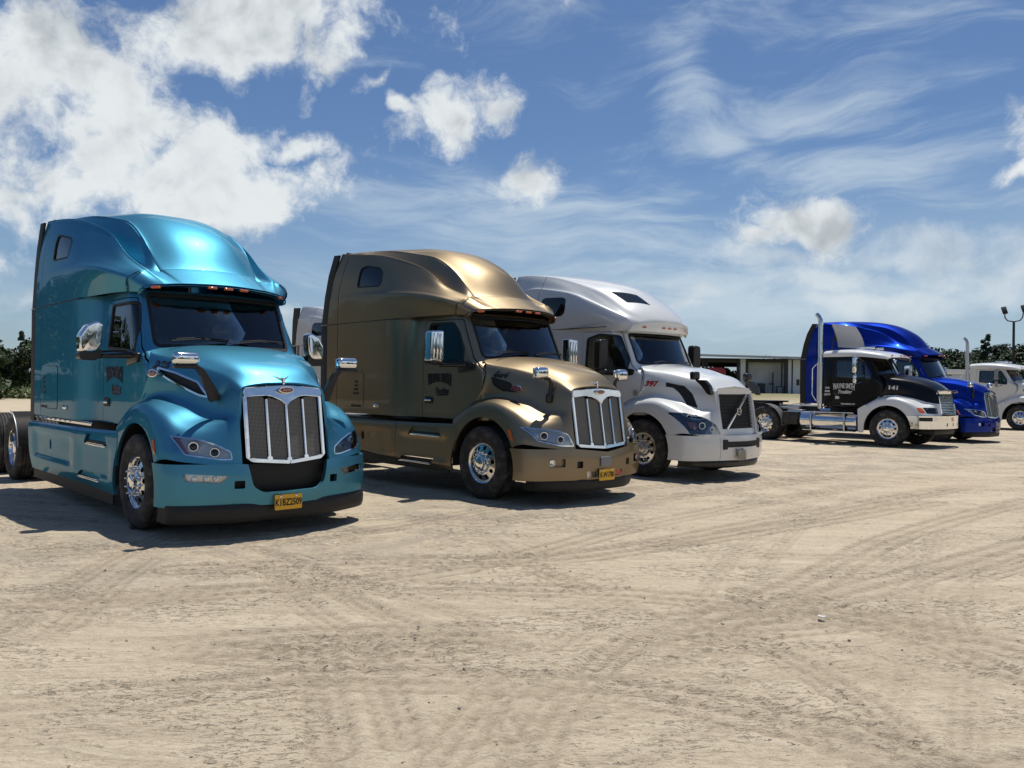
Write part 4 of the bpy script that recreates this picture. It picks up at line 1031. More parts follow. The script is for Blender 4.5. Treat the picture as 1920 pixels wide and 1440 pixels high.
# ------------------------------------------------------------------ white sleeper tractor with the diagonal bar
def poly_arch(cx, cz, r): return [(cx + r * math.cos(t), cz + r * math.sin(t)) for t in np.linspace(0, 2 * math.pi, 40, endpoint=False)]
def doors_and_glass(root, Q, sk, door, win, ws, pm, extra=[], handle=(-1.36, 1.33), glass_m='glass'):
    lst = [(opoly(door, .010), 1, -1.3, -.75), (opoly(door, .010), 1, .75, 1.3), (ws, 0, -1.0, .1)] + extra
    body = obj('cab_body', boolean(sk.copy(), prisms(lst)), pm, root)
    doors = boolean(sk.copy(), prisms([(door, 1, -1.3, -.75), (door, 1, .75, 1.3)]), 'INTERSECT')
    doors = boolean(doors, prisms([(win, 1, -1.4, -.7), (win, 1, .7, 1.4)]))
    dr, dl = split_y(doors); do = [obj('door', dr, pm, root), obj('door', dl, pm, root)]
    for k, s in ((0, -1), (1, 1)):
        obj('window', boolean(shell(Q, .006, -.012), prisms([(opoly(win, -.003), 1, s * .7, s * 1.4)]), 'INTERSECT'), glass_m, do[k])
        ring = boolean(shell(Q, .020, .004), prisms([(opoly(win, .010), 1, s * .75, s * 1.4)]), 'INTERSECT')
        obj('window_seal', boolean(ring, prisms([(opoly(win, -.018), 1, s * .7, s * 1.5)])), 'trim', do[k])
        fl = (lambda b: b) if s < 0 else flip_y
        hx, hz = handle; y = skin_y(Q, hx, hz)
        obj('handle', fl(merge([boxm(hx - .09, hx + .09, -y - .004, -y + .01, hz - .04, hz + .045, .004), boxm(hx - .07, hx + .07, -y - .03, -y, hz - .014, hz + .016, .01)])), 'plastic', do[k])
    wo_ = obj('windscreen', boolean(shell(Q, .006, -.012), prisms([(opoly(ws, -.003), 0, -1.0, .1)]), 'INTERSECT'), 'glass', root)
    ring = boolean(shell(Q, .018, .003), prisms([(opoly(ws, .012), 0, -1.0, .1)]), 'INTERSECT'); obj('window_seal', boolean(ring, prisms([(opoly(ws, -.024), 0, -1.1, .2)])), 'trim', wo_)
    return do, wo_
def skin_y(P, x, z):
    Q = P.reshape(-1, 3); Q = Q[Q[:, 1] > 0]; d = (Q[:, 0] - x)**2 + (Q[:, 2] - z)**2; k = np.argsort(d)[:2]; return float(Q[k, 1].mean())
def cab_wipers(wo_):
    for y0, y1 in ((-.66, -.02), (.04, .62)):
        obj('wiper', tube([(-.14, y0, 2.01), (-.20, (y0 + y1) / 2, 2.045), (-.235, y1, 2.03)], .010, 6), 'trim', wo_)
def roof_white():
    H = np.array([
     [(-3.60, 1.11, 2.67), (-3.1, 1.12, 2.67), (-2.6, 1.12, 2.67), (-2.1, 1.12, 2.67), (-1.6, 1.09, 2.66), (-1.15, 1.05, 2.64), (-.82, 1.0, 2.60), (-.60, .94, 2.555)],
     [(-3.55, 1.115, 3.0), (-3.1, 1.125, 3.0), (-2.6, 1.125, 3.0), (-2.1, 1.125, 2.98), (-1.55, 1.11, 2.93), (-1.1, 1.07, 2.85), (-.74, 1.0, 2.74), (-.50, .92, 2.64)],
     [(-3.46, 1.11, 3.42), (-3.1, 1.105, 3.45), (-2.7, 1.095, 3.46), (-1.95, 1.075, 3.34), (-1.42, 1.05, 3.165), (-.99, 1.01, 2.99), (-.64, .93, 2.83), (-.40, .84, 2.70)],
     [(-3.45, 1.10, 3.46), (-3.1, 1.085, 3.50), (-2.7, 1.06, 3.51), (-1.93, 1.02, 3.39), (-1.41, .985, 3.205), (-1.0, .965, 3.03), (-.63, .89, 2.86), (-.37, .79, 2.72)],
     [(-3.38, 1.03, 3.77), (-3.1, 1.01, 3.77), (-2.75, .985, 3.73), (-2.3, .945, 3.64), (-1.69, .90, 3.45), (-1.25, .885, 3.255), (-.72, .86, 2.945), (-.34, .70, 2.745)],
     [(-3.37, .94, 3.82), (-3.1, .93, 3.81), (-2.7, .89, 3.78), (-2.25, .85, 3.70), (-1.65, .80, 3.52), (-1.18, .78, 3.33), (-.64, .71, 3.00), (-.29, .55, 2.78)],
     [(-3.36, .45, 3.85), (-3.1, .45, 3.85), (-2.65, .43, 3.82), (-2.2, .4, 3.75), (-1.58, .4, 3.60), (-1.10, .4, 3.42), (-.57, .36, 3.08), (-.22, .28, 2.80)],
     [(-3.36, 0, 3.86), (-3.1, 0, 3.86), (-2.65, 0, 3.83), (-2.2, 0, 3.765), (-1.55, 0, 3.62), (-1.06, 0, 3.44), (-.54, 0, 3.10), (-.20, 0, 2.81)]])
    H[:, -1] = [(-.62, .90, 2.575), (-.58, .90, 2.62), (-.52, .865, 2.70), (-.49, .82, 2.735), (-.44, .73, 2.77), (-.39, .58, 2.80), (-.32, .30, 2.83), (-.305, 0, 2.835)]
    tip = H[:, -1]; zb_ = 2.560; dz_ = tip[:, 2] - zb_
    a = tip.copy(); a[:, 2] = zb_ + dz_ * .55; a[:, 0] += .012
    b_ = tip.copy(); b_[:, 2] = zb_ + dz_ * .15; b_[:, 0] -= .015
    c = tip.copy(); c[:, 2] = zb_ - .01; c[:, 0] -= .10; c[:, 1] *= .97
    H = np.concatenate([H, a[:, None], b_[:, None], c[:, None]], 1)
    return interp_grid(mirror_rails(H), 4, 5)
def tractor_white(name, label, group, T, pm, number=True, mirror='blackbox'):
    root = thing(name, label, 'truck', (T[0], T[1], 0), R(T[2] - 90), group)
    def hv(H):
        H[6:, 1:4, 2] -= .05; H[7:, 0, 2] -= .02; H[:6, 4, 0] += .05; H[:6, 5, 0] += .02; H[1:5, 4, 2] -= .02
        return H
    P = hood_grid(hv); HOODS[root.name] = P
    arch = poly_arch(-.04, .49, .64)
    lamp = [(1.135, 1.15), (.98, 1.14), (.80, 1.07), (.64, .95), (.57, .79), (1.085, .79)]; lampr = rpoly(lamp, .03, 3)
    vent = rpoly([(.26, 1.66), (.56, 1.60), (.72, 1.46), (.84, 1.22), (.66, 1.27), (.50, 1.47), (.40, 1.56), (.27, 1.58)], .02, 3)
    cut = prisms([(arch, 1, -1.4, 1.4), ([(-s, z) for s, z in lampr], 0, .3, 1.5), (lampr, 0, .3, 1.5), (vent, 1, -1.1, -.55), (vent, 1, .55, 1.1)])
    obj('hood', boolean(shell(P, .03), cut), pm, root)
    for s in (-1, 1):
        V = []; F = []
        for i in range(26):
            t = math.pi * (-.02 + 1.04 * i / 25)
            for yy in (1.12, .55): V.append((-.04 + .66 * math.cos(t), s * yy, .49 + .66 * math.sin(t)))
        for i in range(25): F.append((2 * i, 2 * i + 1, 2 * i + 3, 2 * i + 2))
        obj('wheel_arch_lining', (V, F), 'trim', root)
        obj('hood_vent', boolean(shell(P, .008, -.025), prisms([(opoly(vent, .02), 1, s * .5, s * 1.15)]), 'INTERSECT'), 'trim', root)
        q = [(s * y, z) for y, z in lampr]
        hl = obj('headlight', boolean(shell(P, .006, .001), prisms([(opoly(q, -.003), 0, .3, 1.5)]), 'INTERSECT'), 'lens', root)
        obj('lamp_housing', boolean(shell(P, .01, -.07), prisms([(opoly(q, .03), 0, .2, 1.5)]), 'INTERSECT'), 'trim', hl)
        for yy, zz, r_ in ((.98, 1.07, .045), (.86, .93, .055), (.68, .87, .04)): projector(hl, skin_x(P, s * yy, zz) - .05, s * yy, zz, r_, s, .6)
        obj('turn_signal', boolean(shell(P, .02, -.03), prisms([([(s * 1.06, .90), (s * 1.06, 1.0), (s * .96, 1.0), (s * .96, .90)], 0, .4, 1.5)]), 'INTERSECT'), 'amber', hl)
    # front panel round the grille
    gx = lambda y, z: 1.225 - .05 * (y / .5)**2 - .10 * (z - .8) / .7
    def sheet(pts, x0, x1, bev=.006):
        b = slab(pts, 0, 0, 1, 0)
        for v in b.verts: v.co.x = gx(v.co.y, v.co.z) + (x0 if v.co.x < .5 else x1)
        if bev: bmesh.ops.bevel(b, geom=b.edges[:], offset=bev, segments=2, affect='EDGES', clamp_overlap=True)
        return b
    obj('grille_surround', merge([sheet([(-.56, 1.50), (-.48, 1.565), (0, 1.60), (.48, 1.565), (.56, 1.50), (.50, 1.46), (-.50, 1.46)], -.06, .02),
        sheet([(-.575, 1.52), (-.50, 1.47), (-.485, .86), (-.56, .76)], -.04, .02), sheet([(.575, 1.52), (.56, .76), (.485, .86), (.50, 1.47)], -.04, .02),
        sheet([(-.57, .87), (.57, .87), (.57, .74), (-.57, .74)], -.04, .018)]), pm, root)
    g = thing_part('grille', root)
    obj('grille_backing', sheet([(-.52, .85), (.52, .85), (.52, 1.48), (-.52, 1.48)], -.05, -.035, 0), 'trim', g)
    for k in range(11): obj('grille_slat', sheet([(-.49, .885 + .054 * k), (.49, .885 + .054 * k), (.49, .905 + .054 * k), (-.49, .905 + .054 * k)], -.03, -.008, .003), 'trim', g)
    d = Vector((.74, .56)).normalized(); n = Vector((-d.y, d.x)) * .017; a = Vector((-.36, .875)); c = Vector((.36, 1.455))
    obj('diagonal_bar', sheet([tuple(a - n), tuple(c - n), tuple(c + n), tuple(a + n)], .002, .024, .004), 'alloy', g)
    em = lathe([(.046, -.01), (.048, .012), (.058, .016), (.066, .012), (.068, -.01)], 24, axis=0); xform(em, Matrix.Translation((gx(0, 1.16) + .016, 0, 1.165)))
    obj('round_emblem', em, 'alloy', g)
    obj('emblem_face', xform(lathe([(.0005, .006), (.046, .006), (.046, -.01)], 24, axis=0), Matrix.Translation((gx(0, 1.16) + .016, 0, 1.165))), 'ink_blue', g)
    front_text('emblem_lettering', 'VOLVO', .022, gx(0, 1.16) + .0235, 0, 1.165, 'alloy', g, bold=.0006, depth=.001, stretch=1.1)
    # cab
    def tv(G):
        m = G[..., 0] < -1.7
        X = G[..., 0]; k = np.clip((-X - .9) / 1.3, 0, 1); tgt = 1.12 - .07 * (1 - k)
        G[..., 1] = np.where((X < -.8) & (G[..., 1] > .8), np.maximum(G[..., 1], tgt - np.clip((G[..., 2] - 1.95) / .67, 0, 1) * .05 * (1 - k)), G[..., 1])
        return G
    def tub():
        import types
        G = tub_grid(rear=-3.60, v=lambda g: tv(rear_fix(g)))
        return G
    def rear_fix(g):
        xs = g[..., 0]; lo = xs < -2.2; g[..., 0] = np.where(lo, -2.2 + (xs + 2.2) * (1.40 / 2.08), xs); return g
    Q = tub()
    door = rpoly([(-1.50, 1.04), (-.80, 1.04), (-.62, 1.22), (-.42, 1.33), (-.22, 1.40), (-.18, 1.75), (-.43, 1.95), (-.72, 2.56), (-1.50, 2.585)], .03, 3)
    win = rpoly([(-1.42, 1.93), (-1.30, 1.86), (-.50, 1.80), (-.47, 2.02), (-.72, 2.50), (-1.12, 2.54), (-1.40, 2.46)], .05, 4)
    ws = rpoly([(-.82, 1.985), (.82, 1.985), (.80, 2.54), (-.80, 2.54)], .07, 4)
    Q[..., 2] = np.where(Q[..., 2] > 2.0, 2.0 + (Q[..., 2] - 2.0) * (.66 / .62), Q[..., 2])
    do, wo_ = doors_and_glass(root, Q, shell(Q, .03), door, win, ws, pm)
    cab_wipers(wo_)
    obj('sun_visor', boolean(shell(Q, .004, -.020), prisms([([(-.80, 2.42), (.80, 2.42), (.80, 2.58), (-.80, 2.58)], 0, -1.0, .1)]), 'INTERSECT'), 'trim', wo_)
    U = roof_white()
    rw = rpoly([(-2.60, 2.91), (-2.02, 2.91), (-1.94, 2.98), (-1.94, 3.24), (-2.02, 3.28), (-2.54, 3.30), (-2.62, 3.20), (-2.64, 2.98)], .06, 4)
    sky_ = rpoly([(-1.16, -.70), (-.78, -.66), (-.55, -.24), (-.87, -.27)], .03, 3)
    slit = [(-2.828, 2.6), (-2.812, 2.6), (-2.696, 3.16), (-2.596, 3.74), (-2.612, 3.74), (-2.712, 3.16)]
    obj('roof_fairing', boolean(shell(U, .028), prisms([(rw, 1, -1.4, -.85), (rw, 1, .85, 1.4), (sky_, 2, 3.0, 4.0), (slit, 1, -1.4, 1.4)])), pm, root)
    obj('roof_window', boolean(shell(U, .006, -.008), prisms([(opoly(sky_, -.003), 2, 3.0, 4.0)]), 'INTERSECT'), 'darkglass', root)
    for s in (-1, 1): obj('sleeper_window', boolean(shell(U, .006, -.010), prisms([(opoly(rw, -.003), 1, s * .85, s * 1.4)]), 'INTERSECT'), 'darkglass', root)
    obj('seam_strip', merge([boxm(-3.58, -.9, s * 1.10 - .014, s * 1.10 + .010, 2.655, 2.668) for s in (-1, 1)]), 'trim', root)
    marker_lights(root, [(skin_x(U, y, 2.66) - .004, y, 2.655, a_) for y, a_ in ((0, 0), (-.17, -R(8)), (.17, R(8)), (-.62, -R(35)), (.62, R(35)))], 'amber', .04)
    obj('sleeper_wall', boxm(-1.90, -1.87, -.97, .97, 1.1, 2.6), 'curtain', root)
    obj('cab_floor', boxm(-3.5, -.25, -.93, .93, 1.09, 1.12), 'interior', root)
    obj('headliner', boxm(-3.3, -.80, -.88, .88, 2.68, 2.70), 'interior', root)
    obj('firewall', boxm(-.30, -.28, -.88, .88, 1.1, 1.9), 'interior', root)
    obj('sleeper_back', merge([boxm(-3.58, -3.55, -1.09, 1.09, 1.08, 2.66), slab([(-3.56, 2.66), (-3.36, 3.83), (-3.33, 3.83), (-3.52, 2.66)], 1, -1.0, 1.0)]), pm, root)
    seats(root)
    for s in (-1, 1):
        fl = (lambda b: b) if s < 0 else flip_y
        eo = obj('side_extender', fl(merge([slab([(-3.61, .9), (-3.60, 2.66), (-3.86, 2.66), (-3.86, .9)], 1, -1.115, -1.08, .006), slab([(-3.60, 2.67), (-3.47, 3.42), (-3.385, 3.78), (-3.75, 3.80), (-3.83, 3.40), (-3.86, 2.67)], 1, -1.105, -1.07, .006)])), 'trim', root)
        G = interp_grid(np.array([[(-3.8, -1.12, 1.02), (-2.6, -1.14, 1.02), (-1.4, -1.13, 1.02), (-.58, -1.12, 1.03)], [(-3.8, -1.16, .85), (-2.6, -1.17, .85), (-1.4, -1.16, .85), (-.58, -1.14, .86)], [(-3.8, -1.15, .55), (-2.6, -1.16, .55), (-1.4, -1.15, .55), (-.58, -1.14, .55)], [(-3.8, -1.12, .36), (-2.6, -1.12, .36), (-1.4, -1.12, .36), (-.58, -1.12, .36)]]), 4, 6)
        b = boolean(shell(G, .03), prisms([(poly_arch(-.04, .49, .67), 1, -1.3, -.9), (rpoly([(-1.5, .70), (-.85, .70), (-.85, .90), (-1.5, .90)], .04), 1, -1.3, -.9)]))
        sko = obj('side_skirt', fl(b), pm, root); obj('step', fl(boxm(-1.48, -.87, -1.16, -1.04, .69, .71, .004)), 'alloy', sko); obj('step_recess', fl(boxm(-3.6, -.72, -1.10, -1.06, .42, .98, .02)), 'trim', sko)
    Bg = bumper_grid(.345, .765, 1.36, .02, 1.17, .45)
    op = rpoly([(-.50, .565), (.50, .565), (.50, .665), (-.50, .665)], .012, 2)
    bo = obj('bumper', boolean(shell(Bg, .04), prisms([(poly_arch(-.04, .49, .62), 1, -1.4, -.8), (poly_arch(-.04, .49, .62), 1, .8, 1.4), (op, 0, 1.0, 1.6), ([(-.585, .3), (-.577, .3), (-.60, .8), (-.608, .8)], 0, .9, 1.6), ([(.585, .3), (.577, .3), (.60, .8), (.608, .8)], 0, .9, 1.6)])), pm, root)
    obj('bumper_grille', boxm(1.24, 1.27, -.55, .55, .53, .70, .01), 'trim', bo)
    dam = bumper_grid(.22, .345, 1.28, .02, 1.12, .62); dam[..., 1] *= .85; obj('air_dam', shell(dam, .02), 'plastic', root)
    licence(root, 1.372, -.17, .43, '', m='plate_grey', w=.12, h=.085)
    obj('tow_bracket', boxm(1.33, 1.36, -.29, -.10, .42, .55, .01), 'fairing_grey', bo)
    if number: flank_text('fleet_number', '397', .125, .0, 1.625, 'ink_red', root, bold=.006, shear=.35, stretch=1.15, slope=R(2))
    obj('marker_socket', boxm(-.325, -.245, -1.005, -.985, 1.42, 1.50), 'plate_grey', root) if number else None
    mirror_unit(root, mirror); hood_mirror(root, 'clipped')
    chassis(root, back=-6.9); fifth_wheel(root, -5.8)
    for s in (-1, 1): wheel(root, -.03, .985, s, False, 'lug_cap', hubm='alloy_dull')
    rear_axle(root, -5.1); rear_axle(root, -6.4)
    return root

# ------------------------------------------------------------------ day cab tractor with the slatted bright grille
def tractor_daycab(name, label, group, T, cabm, fendm, deflector=True, number='141', lettering=True):
    root = thing(name, label, 'truck', (T[0], T[1], 0), R(T[2] - 90), group)
    def hv(H):
        H[6:, 1:5, 2] -= .02
        return H
    P = hood_grid(hv); HOODS[root.name] = P
    arch = poly_arch(0, .50, .64)
    split = [(-.70, .4), (-.70, 1.10), (-.45, 1.33), (-.2, 1.40), (.15, 1.425), (.55, 1.345), (.84, 1.25), (1.06, 1.21), (1.40, 1.19), (1.40, .4)]
    sh = shell(P, .03)
    lo = boolean(sh.copy(), prisms([(split, 1, -1.4, 1.4)]), 'INTERSECT')
    lampA = rpoly([(1.09, .955), (.98, .955), (.98, 1.10), (1.08, 1.09)], .03, 3); lampB = rpoly([(.96, .945), (.62, .93), (.62, 1.10), (.96, 1.10)], .02, 3)
    side_f = boolean(lo, prisms([(arch, 1, -1.4, 1.4)] + [([(s * y, z) for y, z in L_], 0, .3, 1.5) for s in (-1, 1) for L_ in (lampA, lampB)]))
    fr_, fl_ = split_y(side_f)
    hi = boolean(sh, prisms([(split, 1, -1.4, 1.4)]))
    obj('hood', hi, cabm, root)
    for s, me in ((-1, fr_), (1, fl_)):
        f_ = obj('fender', me, fendm, root)
        for L_, m_, nm in ((lampA, 'amber', 'turn_signal'), (lampB, 'lens', 'headlight')):
            q = [(s * y, z) for y, z in L_]
            h = obj(nm, boolean(shell(P, .006, .002), prisms([(opoly(q, -.003), 0, .3, 1.5)]), 'INTERSECT'), m_, f_)
        obj('lamp_housing', boolean(shell(P, .01, -.06), prisms([(opoly([(s * y, z) for y, z in lampB], .03), 0, .2, 1.5)]), 'INTERSECT'), 'reflector', f_)
        for yy in (.87, .72): projector(f_, skin_x(P, s * yy, 1.02) - .05, s * yy, 1.02, .05, s, .6)
        V = []; F = []
        for i in range(26):
            t = math.pi * (-.02 + 1.04 * i / 25)
            for yy in (1.12, .55): V.append((.66 * math.cos(t), s * yy, .50 + .66 * math.sin(t)))
        for i in range(25): F.append((2 * i, 2 * i + 1, 2 * i + 3, 2 * i + 2))
        obj('wheel_arch_lining', (V, F), 'trim', root)
        # rear splash panel of the fender
        fl = (lambda b: b) if s < 0 else flip_y
        obj('splash_panel', fl(slab(rpoly([(-.60, 1.15), (-.82, 1.02), (-.80, .36), (-.66, .36), (-.62, .75), (-.45, 1.02)], .03), 1, -1.13, -1.09, .01)), fendm, root)
    gx = lambda y, z: 1.20 - .05 * (y / .5)**2 - .10 * (z - .9) / .6
    def sheet(pts, x0, x1, bev=.005):
        b = slab(pts, 0, 0, 1, 0)
        for v in b.verts: v.co.x = gx(v.co.y, v.co.z) + (x0 if v.co.x < .5 else x1)
        if bev: bmesh.ops.bevel(b, geom=b.edges[:], offset=bev, segments=2, affect='EDGES', clamp_overlap=True)
        return b
    g = thing_part('grille', root)
    obj('grille_surround', merge([sheet([(-.53, 1.49), (-.46, 1.56), (0, 1.59), (.46, 1.56), (.53, 1.49), (.48, 1.47), (-.48, 1.47)], -.05, .03), sheet([(-.53, 1.50), (-.47, 1.50), (-.45, .93), (-.51, .93)], -.04, .03), sheet([(.53, 1.50), (.51, .93), (.45, .93), (.47, 1.50)], -.04, .03), sheet([(-.51, .95), (.51, .95), (.50, .90), (-.50, .90)], -.04, .03)]), 'chrome', g)
    obj('grille_backing', sheet([(-.47, .93), (.47, .93), (.48, 1.49), (-.48, 1.49)], -.05, -.03, 0), 'trim', g)
    for k in range(12): obj('grille_slat', sheet([(-.455, .962 + .044 * k), (.455, .962 + .044 * k), (.455, .984 + .044 * k), (-.455, .984 + .044 * k)], -.02, .018, .004), 'chrome', g)
    def tv(G):
        G[..., 2] = np.where(G[..., 2] > 1.95, 1.95 + (G[..., 2] - 1.95) * (.58 / .67), G[..., 2]); return G
    Q = tub_grid(rear=-1.90, sleeper=False, v=tv)
    door = rpoly([(-1.66, 1.10), (-.80, 1.10), (-.62, 1.22), (-.42, 1.37), (-.22, 1.45), (-.18, 1.75), (-.43, 1.93), (-.70, 2.43), (-1.66, 2.45)], .03, 3)
    win = rpoly([(-1.54, 1.92), (-.52, 1.84), (-.52, 2.02), (-.74, 2.38), (-1.54, 2.40)], .05, 4)
    ws = rpoly([(-.78, 1.975), (.78, 1.975), (.77, 2.42), (-.77, 2.42)], .05, 4)
    do, wo_ = doors_and_glass(root, Q, shell(Q, .03), door, win, ws, cabm, handle=(-1.5, 1.45)); cab_wipers(wo_)
    obj('windscreen_bar', tube([(-.20, 0, 1.98), (-.32, 0, 2.22), (-.42, 0, 2.44)], .014, 6), 'trim', wo_)
    H = np.array([[(-1.93, .955, 2.50), (-1.5, .965, 2.50), (-1.0, .965, 2.50), (-.62, .94, 2.48), (-.30, .86, 2.44), (-.16, .78, 2.42)],
                  [(-1.93, .945, 2.60), (-1.5, .955, 2.62), (-1.0, .95, 2.61), (-.62, .92, 2.58), (-.30, .84, 2.52), (-.13, .76, 2.45)],
                  [(-1.91, .80, 2.68), (-1.5, .82, 2.70), (-1.0, .81, 2.69), (-.6, .78, 2.64), (-.27, .72, 2.57), (-.09, .66, 2.48)],
                  [(-1.90, .4, 2.71), (-1.5, .4, 2.74), (-1.0, .4, 2.73), (-.6, .38, 2.68), (-.22, .36, 2.60), (-.03, .33, 2.50)],
                  [(-1.90, 0, 2.72), (-1.5, 0, 2.75), (-1.0, 0, 2.74), (-.6, 0, 2.69), (-.2, 0, 2.61), (.0, 0, 2.505)]])
    tip = H[:, -1]; H = np.concatenate([H, (tip + np.array([0, 0, -.03]))[:, None]], 1)
    obj('roof', shell(interp_grid(mirror_rails(H), 4, 4), .03), fendm, root)
    obj('cab_back', boxm(-1.905, -1.875, -.93, .93, 1.08, 2.52), cabm, root)
    obj('rear_window', boxm(-1.912, -1.906, -.45, .45, 1.95, 2.35), 'darkglass', root)
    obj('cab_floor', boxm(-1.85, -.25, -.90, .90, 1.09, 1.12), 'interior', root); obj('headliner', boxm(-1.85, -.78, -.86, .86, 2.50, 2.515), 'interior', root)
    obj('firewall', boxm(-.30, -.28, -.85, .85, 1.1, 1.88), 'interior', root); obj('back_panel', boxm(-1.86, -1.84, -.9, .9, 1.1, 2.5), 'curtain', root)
    seats(root)
    marker_lights(root, [(-.03 - .12 * abs(y)**1.5, y, 2.53, 0) for y in (-.62, -.16, 0, .16, .62)], 'amber' if deflector else 'amber', .04)
    obj('roof_horn', merge([tube([(-1.1, -.45, 2.78), (-.62, -.45, 2.76)], [.02, .045], 10), tube([(-1.1, .3, 2.78), (-.70, .3, 2.76)], [.02, .04], 10), boxm(-1.15, -1.05, -.5, .4, 2.72, 2.76, .01)]), 'chrome', root)
    if deflector:
        d = thing_part('air_deflector', root); V = []
        rows = [(-1.46, .86, 2.79), (-1.50, .86, 3.0), (-1.58, .84, 3.22), (-1.72, .78, 3.48)]
        G = interp_grid(np.array([[(x, y, z) for y in (-w, -w * .6, 0, w * .6, w)] for x, w, z in rows]) + 0, 3, 3)
        G[..., 0] -= .05 * (np.abs(G[..., 1]) / .86)**2
        obj('deflector_panel', shell(G, .02), 'fairing_grey', d)
        for s in (-1, 1): obj('deflector_strut', merge([tube([(-1.60, s * .55, 2.72), (-1.78, s * .60, 3.3)], .015, 6), tube([(-1.85, s * .6, 2.72), (-1.72, s * .66, 3.2)], .015, 6)]), 'trim', d)
    # exhaust stack
    ex = thing_part('exhaust_stack', root)
    obj('stack_pipe', tube([(-2.02, -.93, 1.0), (-2.02, -.93, 3.45), (-2.03, -.93, 3.58), (-2.09, -.93, 3.70), (-2.16, -.93, 3.76)], [.068, .068, .068, .068, .072], 16, caps=False), 'alloy' if deflector else 'alloy_dull', ex)
    obj('heat_shield', tube([(-2.02, -.93, 1.12), (-2.02, -.93, 2.35)], .092, 16), 'alloy_dull', ex)
    obj('stack_elbow', tube([(-2.02, -.93, 1.15), (-2.02, -.93, 1.02), (-1.95, -.93, .97), (-1.70, -.90, .97)], .06, 10), 'alloy', ex)
    obj('grab_rail', tube([(-2.13, -.95, 2.30), (-2.24, -.98, 2.16), (-2.24, -.98, 1.40), (-2.13, -.95, 1.22)], .016, 8), 'chrome', root)
    # tank and steps
    for s in (-1, 1):
        fl = (lambda b: b) if s < 0 else flip_y
        tk = xform(lathe([(.0005, -2.58), (.22, -2.575), (.262, -2.55), (.27, -2.52), (.27, -.90), (.262, -.86), (.22, -.84), (.0005, -.835)], 32, axis=0), Matrix.Translation((0, -.86, .64)))
        to = obj('fuel_tank', fl(tk), 'alloy', root)
        for x in (-2.20, -1.20): obj('tank_strap', fl(xform(lathe([(.272, x - .035), (.280, x - .03), (.280, x + .03), (.272, x + .035)], 32, axis=0), Matrix.Translation((0, -.86, .64)))), 'trim', to)
        for zz in (.37, .90): obj('step', fl(boxm(-2.15 if zz > .5 else -2.45, -.92, -1.16, -.98, zz - .012, zz + .012, .006)), 'alloy', to)
        obj('step_hanger', fl(merge([boxm(x - .02, x + .02, -1.145, -1.125, .36, .92, .005) for x in (-2.20, -1.20)])), 'alloy_dull', to)
    Bg = bumper_grid(.53, .88, 1.30, .0, 1.165, .50)
    bo = obj('bumper', boolean(shell(Bg, .03), prisms([(arch, 1, -1.4, -.8), (arch, 1, .8, 1.4)] + [(rpoly([(y - w, .60), (y + w, .60), (y + w, .69), (y - w, .69)], .01), 0, 1.0, 1.5) for y, w in ((-.36, .03), (.0, .03), (.36, .03))])), 'chrome' if deflector else fendm, root)
    obj('bumper_back', boxm(1.05, 1.10, -.55, .55, .52, .80), 'trim', bo)
    for s in (-1, 1): obj('fog_light', boolean(shell(Bg, .01, .004), prisms([(rpoly([(s * 1.15, .74), (s * .90, .74), (s * .90, .84), (s * 1.15, .84)], .01), 0, .45, 1.4)]), 'INTERSECT'), 'trim', bo)
    if deflector: obj('bumper_sticker', boolean(shell(Bg, .003, .004), prisms([(rpoly([(-.10, .73), (.04, .73), (.04, .84), (-.10, .84)], .005), 0, 1.0, 1.5)]), 'INTERSECT'), 'amber', bo)
    obj('lower_valance', boxm(.65, 1.1, -.75, .75, .36, .53, .06), 'trim', root)
    # mirrors
    for s in (-1, 1):
        fl = (lambda b: b) if s < 0 else flip_y
        mm = 'chrome' if deflector else 'fairing_grey'
        mo = obj('side_mirror', fl(boxm(-.86, -.76, -1.40, -1.20, 2.02, 2.48, .04, 4)), mm, root)
        obj('mirror_glass', fl(boxm(-.867, -.861, -1.38, -1.22, 2.05, 2.45, .002)), 'chrome', mo)
        obj('spot_mirror', fl(boxm(-.86, -.76, -1.38, -1.22, 1.74, 1.98, .04, 4)), mm, mo)
        obj('mirror_arm', fl(merge([tube([(-.72, -.97, 2.36), (-.80, -1.30, 2.50), (-.80, -1.30, 1.72), (-.70, -.98, 1.80)], .012, 6)])), 'chrome' if deflector else 'plastic', mo)
    if not deflector: hood_mirror(root, 'stalk')
    if number and deflector: flank_text('fleet_number', number, .15, .07, 1.62, 'ink_white', root, bold=.006, stretch=1.25, slope=R(3))
    elif number: flank_text('fleet_number', number, .17, .20, 1.60, 'ink_royal', root, bold=.008, stretch=1.2, slope=R(2))
    chassis(root, back=-5.75, lo=.78); 
    pts = rpoly([(-3.9, -.42), (-3.9, .42), (-4.2, .47), (-4.9, .36), (-4.9, -.36), (-4.2, -.47)], .05)
    obj('fifth_wheel', merge([slab(pts, 2, 1.12, 1.18, .012), boxm(-4.5, -4.1, -.5, .5, 1.03, 1.12, .02)]), 'grease', root)
    obj('deck_plate', merge([boxm(-3.3, -2.0, -.55, .55, 1.045, 1.06), boxm(-3.4, -2.75, -.80, -.45, .95, 1.02, .01), boxm(-3.1, -2.62, -.86, -.46, .52, .94, .03)]), 'alloy_dull', root)
    obj('battery_box', boxm(-3.16, -2.66, -1.06, -.60, .50, .88, .03), 'chassis', root)
    for s in (-1, 1): wheel(root, 0, .985, s, False, 'lug_cap', spin=.3)
    rear_axle(root, -3.73); rear_axle(root, -5.05)
